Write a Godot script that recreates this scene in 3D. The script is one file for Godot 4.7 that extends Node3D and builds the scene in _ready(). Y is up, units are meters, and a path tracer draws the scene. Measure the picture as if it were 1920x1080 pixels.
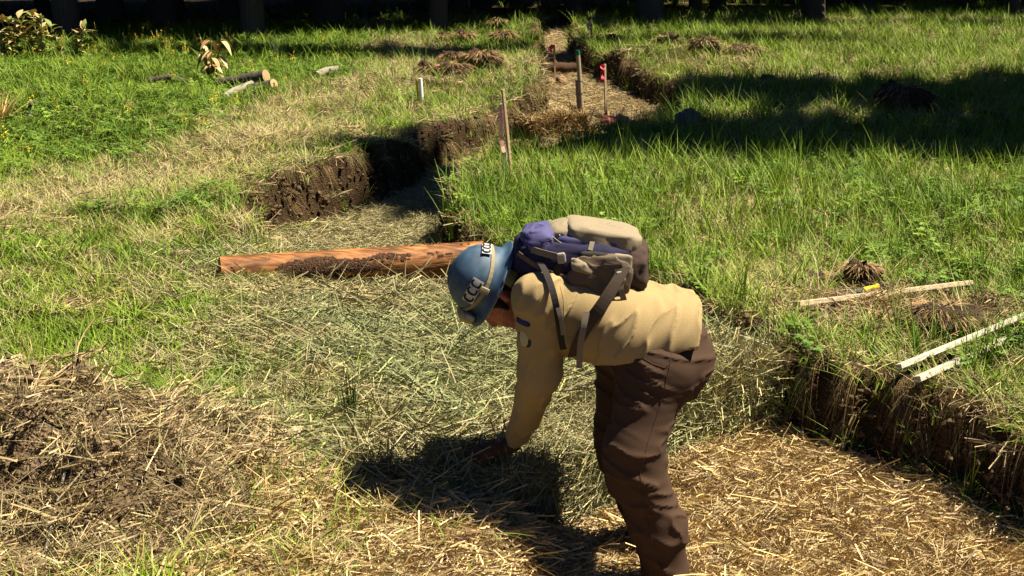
extends Node3D
# A forest meadow with a dug channel: a worker bends over a dam of hay bales.

const EYE := 1.9
const PITCH := 0.26005406
const FOCAL := 2400.0

var rng := RandomNumberGenerator.new()
var n_big := FastNoiseLite.new()
var n_lump := FastNoiseLite.new()
var n_fine := FastNoiseLite.new()
var n_patch := FastNoiseLite.new()
var n_fold := FastNoiseLite.new()
var n_crease := FastNoiseLite.new()
var mats := {}
var used := {}
var tab_l := PackedFloat32Array()
var clear_of := []
var tab_r := PackedFloat32Array()

# ------------------------------------------------------------------ places
func look(px: float, py: float) -> Vector3:
	var c := cos(PITCH)
	var s := sin(PITCH)
	var u := (px - 960.0) / FOCAL
	var v := -(py - 540.0) / FOCAL
	return Vector3(u, -s + v * c, -c - v * s)

func W(px: float, py: float, z: float) -> Vector3:
	var r := look(px, py)
	return Vector3(0, EYE, 0) + r * (z / r.z)

func G(px: float, py: float, h := 0.0) -> Vector3:
	var r := look(px, py)
	return Vector3(0, EYE, 0) + r * ((h - EYE) / r.y)

func GT(px: float, py: float) -> Vector3:
	# the point of the terrain on the line of sight
	var h := 0.0
	var p := Vector3.ZERO
	for k in 8:
		p = G(px, py, h)
		h = lerpf(h, height(p.x, p.z), 0.7)
	p.y = height(p.x, p.z)
	return p

# ------------------------------------------------------------------ naming
func numbered(called: String) -> String:
	if not used.has(called):
		used[called] = 0
		return called
	used[called] += 1
	return "%s_%03d" % [called, used[called]]

func tag(o: Node3D, label := "", category := "", group := "", kind := "") -> void:
	if label: o.set_meta("label", label)
	if category: o.set_meta("category", category)
	if group: o.set_meta("group", group)
	if kind: o.set_meta("kind", kind)

func base(called: String, at: Vector3, label: String, category: String, group := "") -> Node3D:
	var o := Node3D.new()
	o.name = numbered(called)
	add_child(o)
	o.position = at
	tag(o, label, category, group)
	return o

func put(mesh: Mesh, called: String, m: Material, parent: Node3D) -> MeshInstance3D:
	var o := MeshInstance3D.new()
	o.name = numbered(called) if parent == self else called
	o.mesh = mesh
	if m: o.material_override = m
	parent.add_child(o, true)
	return o

# ------------------------------------------------------------------ mesh builder
class MB:
	var v := PackedVector3Array()
	var n := PackedVector3Array()
	var c := PackedColorArray()
	var t := PackedInt32Array()
	func vert(p: Vector3, nn: Vector3, col := Color.WHITE) -> int:
		v.append(p)
		n.append(nn)
		c.append(col)
		return v.size() - 1
	func tri(a: int, b: int, d: int) -> void:
		var g := (v[b] - v[a]).cross(v[d] - v[a])
		if g.dot(n[a] + n[b] + n[d]) > 0.0:
			t.append(a); t.append(d); t.append(b)
		else:
			t.append(a); t.append(b); t.append(d)
	func quad(a: int, b: int, d: int, e: int) -> void:
		tri(a, b, d)
		tri(a, d, e)
	func flat4(p: Vector3, q: Vector3, r: Vector3, s: Vector3, out: Vector3, col := Color.WHITE) -> void:
		var nn := (q - p).cross(r - p)
		if nn.length() < 1e-9: nn = out
		nn = nn.normalized()
		if nn.dot(out) < 0.0: nn = -nn
		quad(vert(p, nn, col), vert(q, nn, col), vert(r, nn, col), vert(s, nn, col))
	func mesh() -> ArrayMesh:
		var a := []
		a.resize(Mesh.ARRAY_MAX)
		a[Mesh.ARRAY_VERTEX] = v
		a[Mesh.ARRAY_NORMAL] = n
		a[Mesh.ARRAY_COLOR] = c
		a[Mesh.ARRAY_INDEX] = t
		var m := ArrayMesh.new()
		m.add_surface_from_arrays(Mesh.PRIMITIVE_TRIANGLES, a)
		return m
	func blade(p0: Vector3, up: Vector3, lean: Vector3, len: float, w: float, segs: int, col: Color, tipcol: Color, blunt := false) -> void:
		# a leaf of grass: rises along up and falls over towards lean
		var side := up.cross(lean)
		if side.length() < 1e-4: side = up.cross(Vector3(0.31, 0.2, 0.9))
		side = side.normalized()
		var prev_a := -1
		var prev_b := -1
		for i in segs + 1:
			var f := float(i) / segs
			var p := p0 + up * (len * f) + lean * (len * f * f)
			var tang := (up + lean * (2.0 * f)).normalized()
			var nn := side.cross(tang).normalized()
			var ww := w * (1.0 if blunt else pow(1.0 - f, 0.6)) * 0.5
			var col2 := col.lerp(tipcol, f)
			if i == segs and not blunt:
				var a := vert(p, nn, col2)
				tri(prev_a, prev_b, a)
			else:
				var a := vert(p - side * ww, nn, col2)
				var b := vert(p + side * ww, nn, col2)
				if i > 0: quad(prev_a, prev_b, b, a)
				prev_a = a
				prev_b = b
	func tube(pts: Array, rad: Array, sides: int, col := Color.WHITE, caps := true, squash := 1.0, capcol = null) -> void:
		var rings := []
		var fr := Vector3.UP
		for i in pts.size():
			var tang: Vector3 = (pts[min(i + 1, pts.size() - 1)] - pts[max(i - 1, 0)]).normalized()
			if i == 0:
				fr = Vector3.UP if absf(tang.y) < 0.8 else Vector3.RIGHT
			fr = (fr - tang * fr.dot(tang)).normalized()
			var bi := tang.cross(fr)
			var ring := []
			for k in sides:
				var a := TAU * k / sides
				var d := fr * cos(a) * squash + bi * sin(a)
				ring.append(vert(pts[i] + d * rad[i], d.normalized(), col))
			rings.append(ring)
		for i in rings.size() - 1:
			for k in sides:
				var k2 := (k + 1) % sides
				quad(rings[i][k], rings[i][k2], rings[i + 1][k2], rings[i + 1][k])
		if caps:
			for e in 2:
				var i := 0 if e == 0 else rings.size() - 1
				var out: Vector3 = (pts[0] - pts[1]).normalized() if e == 0 else (pts[-1] - pts[-2]).normalized()
				var cc: Color = col if capcol == null else capcol
				var mid := vert(pts[i], out, cc)
				var rr := []
				for k in sides: rr.append(vert(v[rings[i][k]], out, cc))
				for k in sides: tri(mid, rr[k], rr[(k + 1) % sides])
	func bar(a: Vector3, b: Vector3, across: Vector3, w: float, th: float, ch := 0.002, col := Color.WHITE, endcol = null) -> void:
		# a chamfered lath from a to b
		var dir := (b - a).normalized()
		var s := (across - dir * across.dot(dir)).normalized()
		var u := dir.cross(s).normalized()
		var hw := w * 0.5
		var ht := th * 0.5
		var sec := [Vector2(-hw + ch, ht), Vector2(hw - ch, ht), Vector2(hw, ht - ch), Vector2(hw, -ht + ch), Vector2(hw - ch, -ht), Vector2(-hw + ch, -ht), Vector2(-hw, -ht + ch), Vector2(-hw, ht - ch)]
		for k in 8:
			var p: Vector2 = sec[k]
			var q: Vector2 = sec[(k + 1) % 8]
			var m := (p + q) * 0.5
			flat4(a + s * p.x + u * p.y, a + s * q.x + u * q.y, b + s * q.x + u * q.y, b + s * p.x + u * p.y, s * m.x + u * m.y, col)
		for e in 2:
			var o := a if e == 0 else b
			var out := -dir if e == 0 else dir
			var cc: Color = col if endcol == null else endcol
			var ids := []
			for p in sec: ids.append(vert(o + s * p.x + u * p.y, out, cc))
			for k in range(1, 7): tri(ids[0], ids[k], ids[k + 1])
	func ribbon(pts: Array, across: Array, w: float, th: float, col := Color.WHITE) -> void:
		# a strap with a little thickness
		var rows := []
		for i in pts.size():
			var tang: Vector3 = (pts[min(i + 1, pts.size() - 1)] - pts[max(i - 1, 0)]).normalized()
			var s: Vector3 = across[min(i, across.size() - 1)]
			s = (s - tang * s.dot(tang)).normalized()
			var u := tang.cross(s).normalized()
			rows.append([pts[i] - s * w * 0.5 + u * th * 0.5, pts[i] + s * w * 0.5 + u * th * 0.5, pts[i] + s * w * 0.5 - u * th * 0.5, pts[i] - s * w * 0.5 - u * th * 0.5, u, s])
		for i in rows.size() - 1:
			var a: Array = rows[i]
			var b: Array = rows[i + 1]
			flat4(a[0], a[1], b[1], b[0], a[4], col)
			flat4(a[3], a[2], b[2], b[3], -a[4], col)
			flat4(a[1], a[2], b[2], b[1], a[5], col)
			flat4(a[0], a[3], b[3], b[0], -a[5], col)
		flat4(rows[0][0], rows[0][1], rows[0][2], rows[0][3], pts[0] - pts[1], col)
		flat4(rows[-1][0], rows[-1][1], rows[-1][2], rows[-1][3], pts[-1] - pts[-2], col)
	func pillow(at: Vector3, bas: Basis, half: Vector3, e: float, nu: int, nv: int, noise = null, amp := 0.0, nscale := 10.0, col := Color.WHITE) -> void:
		# a rounded cushion shape (superellipsoid) with an uneven skin
		var ids := []
		var nrm := []
		var pos := []
		for j in nv + 1:
			var b := -PI / 2 + PI * j / nv
			for i in nu + 1:
				var a := TAU * i / nu
				var ca := signf(cos(a)) * pow(absf(cos(a)), e)
				var sa := signf(sin(a)) * pow(absf(sin(a)), e)
				var cb := pow(absf(cos(b)), e)
				var sb := signf(sin(b)) * pow(absf(sin(b)), e)
				var q := Vector3(ca * cb * half.x, sb * half.y, sa * cb * half.z)
				var p := at + bas * q
				if noise != null:
					var w: float = noise.get_noise_3d(p.x * nscale, p.y * nscale, p.z * nscale)
					var cr: float = maxf(0.0, 1.0 - absf(noise.get_noise_3d(p.z * nscale * 1.4, p.x * nscale * 0.8, p.y * nscale * 1.4)) * 2.5)
					w = w * amp + cr * cr * amp * 0.5
					p += (bas * q).normalized() * w
				pos.append(p)
		for j in nv + 1:
			for i in nu + 1:
				var i0 := (i - 1 + nu) % nu if i > 0 else nu - 1
				var i1 := (i + 1) % nu
				var j0: int = max(j - 1, 0)
				var j1: int = min(j + 1, nv)
				var dx: Vector3 = pos[j * (nu + 1) + i1] - pos[j * (nu + 1) + i0]
				var dy: Vector3 = pos[j1 * (nu + 1) + i] - pos[j0 * (nu + 1) + i]
				var out: Vector3 = pos[j * (nu + 1) + i] - at
				var nn := dx.cross(dy)
				if nn.length() < 1e-10: nn = out
				nn = nn.normalized()
				if nn.dot(out) < 0.0: nn = -nn
				ids.append(vert(pos[j * (nu + 1) + i], nn, col))
		for j in nv:
			for i in nu:
				quad(ids[j * (nu + 1) + i], ids[j * (nu + 1) + i + 1], ids[(j + 1) * (nu + 1) + i + 1], ids[(j + 1) * (nu + 1) + i])
	func lathe(at: Vector3, bas: Basis, prof: Array, sides: int, stretch := Vector2.ONE, col := Color.WHITE) -> void:
		# profile of (radius, height) turned round the y axis of bas
		var rows := []
		for j in prof.size():
			var d: Vector2 = prof[min(j + 1, prof.size() - 1)] - prof[max(j - 1, 0)]
			var nr := Vector2(d.y, -d.x).normalized()
			var row := []
			for i in sides:
				var a := TAU * i / sides
				var q := Vector3(cos(a) * prof[j].x * stretch.x, prof[j].y, sin(a) * prof[j].x * stretch.y)
				var nn := Vector3(cos(a) * nr.x, nr.y, sin(a) * nr.x)
				row.append(vert(at + bas * q, (bas * nn).normalized(), col))
			rows.append(row)
		for j in rows.size() - 1:
			for i in sides:
				var k := (i + 1) % sides
				quad(rows[j][i], rows[j][k], rows[j + 1][k], rows[j + 1][i])

# ------------------------------------------------------------------ smooth bodies: tapered capsules, meshed as surface nets
class Field:
	var a := PackedVector3Array()
	var d := PackedVector3Array()
	var il := PackedFloat32Array()
	var ra := PackedFloat32Array()
	var rb := PackedFloat32Array()
	var k := 0.05
	var cuts := []
	var fold: FastNoiseLite = null
	var fold_amp := 0.0
	var fold_scale := Vector3.ONE
	var fold_turn := Basis.IDENTITY
	var lo := Vector3.INF
	var hi := -Vector3.INF
	func bone(p: Vector3, q: Vector3, r0: float, r1: float) -> void:
		a.append(p)
		d.append(q - p)
		il.append(1.0 / maxf((q - p).length_squared(), 1e-9))
		ra.append(r0)
		rb.append(r1 - r0)
		var m := maxf(r0, r1) + k * 0.3 + absf(fold_amp) + 0.015
		lo = lo.min(p.min(q) - Vector3.ONE * m)
		hi = hi.max(p.max(q) + Vector3.ONE * m)
	func chain(pts: Array, rad: Array) -> void:
		for i in pts.size() - 1: bone(pts[i], pts[i + 1], rad[i], rad[i + 1])
	func at(p: Vector3) -> float:
		var s := 1e3
		for i in a.size():
			var w := p - a[i]
			var h := clampf(w.dot(d[i]) * il[i], 0.0, 1.0)
			var e := (w - d[i] * h).length() - ra[i] - rb[i] * h
			var g := maxf(k - absf(s - e), 0.0)
			s = minf(s, e) - g * g * 0.25 / k
		if fold != null and absf(s) < 0.06:
			var q := (fold_turn * p) * fold_scale
			var g := fold.get_noise_3dv(q)
			var w := maxf(0.0, 1.0 - absf(g) * 2.2)
			s += g * fold_amp * 0.5 - (w * w * w) * fold_amp * 0.8
		for c in cuts:
			if p.x > c[2]: s = maxf(s, p.dot(c[0]) - c[1])
		return s
	func cut(p: Vector3, out: Vector3, from_x := -1e3) -> void:
		cuts.append([out.normalized(), p.dot(out.normalized()), from_x])
	func mesh_into(mb: MB, cell: float, col := Color.WHITE) -> void:
		var nx := int((hi.x - lo.x) / cell) + 2
		var ny := int((hi.y - lo.y) / cell) + 2
		var nz := int((hi.z - lo.z) / cell) + 2
		var val := PackedFloat32Array()
		val.resize(nx * ny * nz)
		val.fill(1.0)
		var B := 5
		var act := []
		var reach := B * cell * 0.87 + 0.012 + absf(fold_amp)
		for bz in range(0, nz, B):
			for by in range(0, ny, B):
				for bx in range(0, nx, B):
					var c := at(lo + Vector3(bx + B * 0.5, by + B * 0.5, bz + B * 0.5) * cell)
					var near := absf(c) < reach
					if near: act.append(Vector3i(bx, by, bz))
					elif c > 0.0: continue
					for z in range(bz, min(bz + B, nz)):
						for y in range(by, min(by + B, ny)):
							for x in range(bx, min(bx + B, nx)):
								val[x + nx * (y + ny * z)] = at(lo + Vector3(x, y, z) * cell) if near else -1.0
		var id := PackedInt32Array()
		id.resize(nx * ny * nz)
		id.fill(-1)
		var off := [0, 1, nx, nx + 1, nx * ny, nx * ny + 1, nx * ny + nx, nx * ny + nx + 1]
		var cells := []
		for b in act:
			for z in range(b.z, min(b.z + B, nz - 1)):
				for y in range(b.y, min(b.y + B, ny - 1)):
					for x in range(b.x, min(b.x + B, nx - 1)):
						var i: int = x + nx * (y + ny * z)
						var neg := 0
						for o in off:
							if val[i + o] < 0.0: neg += 1
						if neg == 0 or neg == 8: continue
						var sum := Vector3.ZERO
						var cnt := 0
						for e in [[0, 1], [2, 3], [4, 5], [6, 7], [0, 2], [1, 3], [4, 6], [5, 7], [0, 4], [1, 5], [2, 6], [3, 7]]:
							var v0: float = val[i + off[e[0]]]
							var v1: float = val[i + off[e[1]]]
							if (v0 < 0.0) != (v1 < 0.0):
								var f := v0 / (v0 - v1)
								var p0 := Vector3(e[0] & 1, (e[0] >> 1) & 1, e[0] >> 2)
								var p1 := Vector3(e[1] & 1, (e[1] >> 1) & 1, e[1] >> 2)
								sum += p0.lerp(p1, f)
								cnt += 1
						var p := lo + (Vector3(x, y, z) + sum / cnt) * cell
						var e1 := cell * 0.6
						var g := Vector3(at(p + Vector3(e1, 0, 0)) - at(p - Vector3(e1, 0, 0)), at(p + Vector3(0, e1, 0)) - at(p - Vector3(0, e1, 0)), at(p + Vector3(0, 0, e1)) - at(p - Vector3(0, 0, e1)))
						id[i] = mb.vert(p, g.normalized(), col)
						cells.append(Vector3i(x, y, z))
		for q in cells:
			var i: int = q.x + nx * (q.y + ny * q.z)
			for ax in 3:
				var st: int = [1, nx, nx * ny][ax]
				if (val[i] < 0.0) == (val[i + st] < 0.0): continue
				var u: int = [nx, nx * ny, 1][ax]
				var w: int = [nx * ny, 1, nx][ax]
				if i - u - w < 0: continue
				var i0 := id[i]
				var i1 := id[i - u]
				var i2 := id[i - u - w]
				var i3 := id[i - w]
				if i0 < 0 or i1 < 0 or i2 < 0 or i3 < 0: continue
				mb.quad(i0, i1, i2, i3)

# ------------------------------------------------------------------ materials
func noise_tex(seed_: int, freq: float, lo: float, hi: float, size := 256, stretch := 1.0) -> ImageTexture:
	var n := FastNoiseLite.new()
	n.seed = seed_
	n.frequency = freq
	n.fractal_octaves = 4
	var im := n.get_seamless_image(size, size)
	im.convert(Image.FORMAT_RGB8)
	var out := Image.create(size, size, false, Image.FORMAT_RGB8)
	for y in size:
		for x in size:
			var g := im.get_pixel(x, int(y * stretch) % size).r
			g = lerpf(lo, hi, clampf((g - 0.2) / 0.6, 0, 1))
			out.set_pixel(x, y, Color(g, g, g))
	return ImageTexture.create_from_image(out)

func make_mat(called: String, lin: Color, rough := 0.9, tex: Texture2D = null, tscale := 2.0, bump: Texture2D = null, bscale := 0.5, back := Color(0, 0, 0), spec := 0.3, vcol := false) -> StandardMaterial3D:
	var m := StandardMaterial3D.new()
	m.resource_name = called
	m.albedo_color = lin.linear_to_srgb()
	m.roughness = rough
	m.metallic_specular = spec
	m.vertex_color_use_as_albedo = vcol
	if tex:
		m.albedo_texture = tex
		m.uv1_triplanar = true
		m.uv1_scale = Vector3.ONE * tscale
	if bump:
		m.heightmap_enabled = true
		m.heightmap_texture = bump
		m.heightmap_scale = bscale
		m.uv1_triplanar = true
		m.uv1_scale = Vector3.ONE * tscale
	if back.r + back.g + back.b > 0.0:
		m.backlight_enabled = true
		m.backlight = back
	mats[called] = m
	return m

func make_materials() -> void:
	var fine := noise_tex(3, 0.05, 0.72, 1.0)
	var weave := noise_tex(5, 0.12, 0.78, 1.0)
	var grainy := noise_tex(8, 0.02, 0.55, 1.0, 256, 6.0)
	make_mat("soil", Color(1, 1, 1), 0.97, noise_tex(11, 0.06, 0.5, 1.0), 3.0, noise_tex(12, 0.08, 0.0, 1.0), 1.5, Color(0, 0, 0), 0.15, true)
	make_mat("grass", Color(1, 1, 1), 0.62, null, 1, null, 1, Color(0.5, 0.55, 0.25), 0.3, true)
	make_mat("straw", Color(1, 1, 1), 0.7, null, 1, null, 1, Color(0.12, 0.1, 0.07), 0.35, true)
	make_mat("leaf", Color(1, 1, 1), 0.55, null, 1, null, 1, Color(0.4, 0.45, 0.2), 0.35, true)
	make_mat("vcol", Color(1, 1, 1), 0.95, fine, 5.0, null, 1, Color(0, 0, 0), 0.2, true)
	make_mat("shirt", Color(0.35, 0.255, 0.12), 0.92, weave, 9.0, weave, 0.12)
	make_mat("trousers", Color(0.062, 0.034, 0.02), 0.9, weave, 9.0, weave, 0.12)
	make_mat("skin", Color(0.48, 0.2, 0.145), 0.55, fine, 8.0)
	make_mat("lips", Color(0.3, 0.09, 0.07), 0.5)
	make_mat("hair", Color(0.03, 0.012, 0.007), 0.6, grainy, 14.0, grainy, 0.4)
	make_mat("eye", Color(0.6, 0.57, 0.52), 0.2)
	make_mat("iris", Color(0.03, 0.02, 0.012), 0.2)
	make_mat("glove", Color(0.11, 0.045, 0.027), 0.8, weave, 12.0, weave, 0.1)
	make_mat("boot", Color(0.03, 0.018, 0.01), 0.6, fine, 8.0)
	make_mat("hat_blue", Color(0.04, 0.088, 0.145), 0.62, noise_tex(21, 0.03, 0.72, 1.0), 3.0, null, 1, Color(0, 0, 0), 0.5)
	make_mat("hat_edge", Color(0.16, 0.22, 0.28), 0.5)
	make_mat("sticker", Color(0.62, 0.6, 0.55), 0.5, fine, 20.0)
	make_mat("ink", Color(0.012, 0.012, 0.014), 0.5)
	make_mat("yellow_strap", Color(0.6, 0.55, 0.16), 0.7, weave, 12.0)
	make_mat("tan_strap", Color(0.3, 0.25, 0.15), 0.8, weave, 12.0)
	var lens := make_mat("lens", Color(0.34, 0.3, 0.12), 0.2, null, 1, null, 1, Color(0.3, 0.3, 0.1), 0.5)
	lens.roughness = 0.6
	make_mat("navy", Color(0.02, 0.018, 0.05), 0.85, weave, 10.0, weave, 0.15)
	make_mat("lavender", Color(0.085, 0.08, 0.19), 0.75, weave, 10.0, weave, 0.15)
	make_mat("pack_tan", Color(0.27, 0.22, 0.145), 0.9, weave, 10.0, weave, 0.15)
	make_mat("taupe", Color(0.135, 0.1, 0.068), 0.9, weave, 10.0, weave, 0.15)
	make_mat("belt", Color(0.07, 0.05, 0.035), 0.9, weave, 10.0)
	make_mat("pack_brown", Color(0.06, 0.038, 0.03), 0.9, weave, 10.0)
	make_mat("webbing", Color(0.21, 0.175, 0.13), 0.85, weave, 20.0)
	make_mat("webbing_dark", Color(0.03, 0.025, 0.022), 0.85, weave, 20.0)
	make_mat("buckle", Color(0.3, 0.27, 0.22), 0.4)
	make_mat("badge", Color(0.02, 0.035, 0.02), 0.8)
	make_mat("badge_mid", Color(0.36, 0.34, 0.2), 0.8)
	make_mat("badge_blue", Color(0.02, 0.02, 0.09), 0.8)
	make_mat("peeled", Color(0.42, 0.175, 0.056), 0.65, noise_tex(33, 0.016, 0.38, 1.0, 256, 7.0), 1.3, grainy, 0.6)
	make_mat("bark", Color(0.16, 0.085, 0.045), 0.95, noise_tex(31, 0.05, 0.35, 1.0), 6.0, noise_tex(32, 0.06, 0.0, 1.0), 1.0)
	make_mat("grey_bark", Color(0.12, 0.1, 0.08), 0.95, grainy, 3.0, grainy, 1.0)
	make_mat("pale_wood", Color(0.36, 0.32, 0.25), 0.9, grainy, 3.0, grainy, 0.6)
	make_mat("cut_wood", Color(0.5, 0.35, 0.17), 0.8, fine, 8.0)
	make_mat("lath", Color(0.66, 0.52, 0.33), 0.75, grainy, 4.0, grainy, 0.1)
	make_mat("lath_white", Color(0.72, 0.66, 0.5), 0.75, grainy, 4.0, grainy, 0.1)
	make_mat("stake", Color(0.48, 0.29, 0.145), 0.8, grainy, 4.0)
	make_mat("stake_pale", Color(0.54, 0.4, 0.23), 0.8, grainy, 4.0)
	make_mat("pink", Color(0.6, 0.05, 0.09), 0.5, null, 1, null, 1, Color(0.3, 0.08, 0.1))
	make_mat("pink_pale", Color(0.72, 0.36, 0.33), 0.5, null, 1, null, 1, Color(0.3, 0.2, 0.2))
	make_mat("ribbon_white", Color(0.6, 0.57, 0.47), 0.5, null, 1, null, 1, Color(0.3, 0.3, 0.25))
	make_mat("green_paint", Color(0.01, 0.1, 0.05), 0.5)
	make_mat("pvc", Color(0.75, 0.74, 0.7), 0.35)
	make_mat("rubber", Color(0.02, 0.021, 0.022), 0.6)
	make_mat("grip", Color(0.045, 0.05, 0.035), 0.6)
	make_mat("tool_yellow", Color(0.62, 0.42, 0.02), 0.45)
	make_mat("stone_tan", Color(0.36, 0.23, 0.13), 0.9, noise_tex(41, 0.05, 0.5, 1.0), 3.0, noise_tex(42, 0.05, 0, 1.0), 1.0)
	make_mat("stone_grey", Color(0.2, 0.18, 0.15), 0.9, noise_tex(43, 0.05, 0.5, 1.0), 3.0, noise_tex(44, 0.05, 0, 1.0), 1.0)
	make_mat("needles", Color(0.03, 0.05, 0.018), 0.7, null, 1, null, 1, Color(0.2, 0.25, 0.1), 0.2)
	make_mat("hay_core", Color(0.24, 0.22, 0.115), 0.97, noise_tex(51, 0.09, 0.35, 1.0), 4.0, noise_tex(52, 0.1, 0, 1.0), 2.0)
	make_mat("straw_core", Color(0.24, 0.16, 0.075), 0.97, noise_tex(53, 0.09, 0.35, 1.0), 4.0, noise_tex(54, 0.1, 0, 1.0), 2.0)
	make_mat("sod", Color(0.13, 0.083, 0.045), 0.97, noise_tex(55, 0.07, 0.4, 1.0), 4.0, noise_tex(56, 0.09, 0, 1.0), 2.0)

# ------------------------------------------------------------------ terrain
const RIGHT_BANK := [[4.0, 2.9], [-2.5, 2.75], [-3.4, 2.45], [-4.2, 2.05], [-4.7, 1.86], [-5.2, 1.6], [-5.69, 1.34], [-6.2, 1.12], [-6.7, 0.98], [-7.3, 0.5], [-7.9, -0.1], [-8.6, -0.36], [-9.6, -0.44], [-10.9, -0.38], [-11.7, -0.1], [-12.2, 0.3], [-12.8, 0.9], [-13.5, 1.4], [-14.6, 1.95], [-16.5, 2.3], [-18.6, 2.35], [-20.3, 2.0], [-22, 1.6], [-24, 1.5], [-26.5, 1.35], [-30, 1.4], [-34, 1.9], [-40, 2.6]]
const LEFT_BANK := [[4.0, -0.2], [-3.0, -0.25], [-3.7, -0.27], [-4.2, -0.22], [-4.5, -0.5], [-4.75, -0.66], [-5.6, -0.9], [-6.4, -1.2], [-7.3, -1.5], [-8.2, -1.68], [-9.2, -2.0], [-10.2, -2.15], [-11.3, -1.72], [-12.6, -1.25], [-13.9, -0.94], [-15.2, -0.35], [-16, 0.05], [-17.5, 0.25], [-19.5, 0.45], [-22.6, 0.4], [-24, 0.35], [-27, 0.55], [-30, 0.5], [-34, 0.9], [-40, 1.6]]
# heaps and hollows: x, z, radius x, radius z, height
const HEAPS := [[-1.95, -4.35, 0.62, 0.5, 0.34], [-1.45, -3.95, 0.45, 0.4, 0.19], [-1.2, -4.5, 0.28, 0.3, 0.09], [-2.2, -3.6, 0.7, 0.5, 0.12],
	[2.05, -6.3, 0.6, 0.4, 0.06], [2.25, -6.1, 0.22, 0.16, 0.09], [2.08, -6.24, 0.1, 0.1, -0.1], [1.62, -7.1, 0.16, 0.14, 0.06], [1.95, -7.1, 0.14, 0.12, 0.05],
	[2.2, -5.4, 0.5, 0.5, 0.05], [0.25, -10.6, 0.6, 0.8, 0.07], [2.6, -21.5, 1.2, 1.2, 0.2], [-0.6, -20.5, 0.9, 1.0, 0.12], [1.0, -31, 1.6, 2.0, 0.15], [-0.95, -18.5, 0.9, 0.8, 0.08]]

func table(src: Array, seed_: int) -> PackedFloat32Array:
	var t := PackedFloat32Array()
	var wob := FastNoiseLite.new()
	wob.seed = seed_
	wob.frequency = 0.9
	wob.fractal_octaves = 3
	for i in 900:
		var z := 4.0 - i * 0.05
		var x: float = src[-1][1]
		for k in src.size() - 1:
			if z <= src[k][0] and z >= src[k + 1][0]:
				var f: float = (z - src[k][0]) / (src[k + 1][0] - src[k][0])
				x = lerpf(src[k][1], src[k + 1][1], f)
				break
		t.append(x + wob.get_noise_1d(z) * 0.14)
	return t

func edge(t: PackedFloat32Array, z: float) -> Vector2:
	# where the bank is at this z, and how it slants
	var f := clampf((4.0 - z) / 0.05, 4.0, 894.0)
	var i := int(f)
	var x := lerpf(t[i], t[i + 1], f - i)
	return Vector2(x, (t[i - 4] - t[i + 4]) / 0.4)

var near_right := false
func inside(x: float, z: float) -> float:
	# metres into the channel from its nearer bank (negative on the meadow)
	if z < -40.5: return -9.0
	var r := edge(tab_r, z)
	var l := edge(tab_l, z)
	var sr := (r.x - x) / sqrt(1.0 + r.y * r.y)
	var sl := (x - l.x) / sqrt(1.0 + l.y * l.y)
	near_right = sr < sl
	return minf(sr, sl)

func before_dam(x: float, z: float) -> float:
	return (x + 0.12) * 0.72 + (z + 4.28) * 0.695

func floor_level(x: float, z: float) -> float:
	var f := 0.0
	if z > -7.0: f = lerpf(0.025, -0.05, clampf((-4.4 - z) / 2.6, 0, 1))
	elif z > -9.5: f = lerpf(-0.05, -0.42, (-7.0 - z) / 2.5)
	elif z > -12.0: f = lerpf(-0.42, -0.5, (-9.5 - z) / 2.5)
	elif z > -24.0: f = lerpf(-0.5, -0.4, clampf((-12.0 - z) / 3.0, 0, 1))
	else: f = lerpf(-0.4, -0.12, clampf((-24.0 - z) / 14.0, 0, 1))
	var b := smoothstep(-0.4, -0.12, before_dam(x, z))
	if z > -7.0: f = lerpf(f, -0.28, b)
	return f

func height(x: float, z: float) -> float:
	var n := n_lump.get_noise_2d(x, z)
	var h := n_big.get_noise_2d(x, z) * 0.10 + n * 0.035 + n_fine.get_noise_2d(x, z) * 0.012
	var s := inside(x, z)
	if s > -0.5:
		var right := near_right
		var w := 0.07 if right else lerpf(0.09, 0.42, smoothstep(-9.3, -7.6, z))
		var t := smoothstep(-0.01, w, s + n * 0.09 + n_fine.get_noise_2d(x * 0.6, z * 0.6) * 0.03)
		if not right and z > -8.4: h *= 0.7
		else: h += 0.05 * smoothstep(-0.5, -0.05, s)
		h = lerpf(h, floor_level(x, z) + n * 0.06 + n_fine.get_noise_2d(x, z) * 0.016, t)
	for q in HEAPS:
		var dx: float = (x - q[0]) / q[2]
		var dz: float = (z - q[1]) / q[3]
		var r2 := dx * dx + dz * dz
		if r2 < 6.0:
			h += q[4] * exp(-r2) * (1.0 + 0.9 * n + 0.35 * n_fine.get_noise_2d(x * 1.3, z * 1.3))
	return h

func spoil(x: float, z: float) -> float:
	var m := 0.0
	for i in 4:
		var q: Array = HEAPS[i]
		var dx: float = (x - q[0]) / (q[2] * 1.05)
		var dz: float = (z - q[1]) / (q[3] * 1.05)
		m = maxf(m, exp(-(dx * dx + dz * dz)))
	return m

func blob(x: float, z: float, cx: float, cz: float, rx: float, rz: float) -> float:
	var dx := (x - cx) / rx
	var dz := (z - cz) / rz
	return exp(-(dx * dx + dz * dz))

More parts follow.
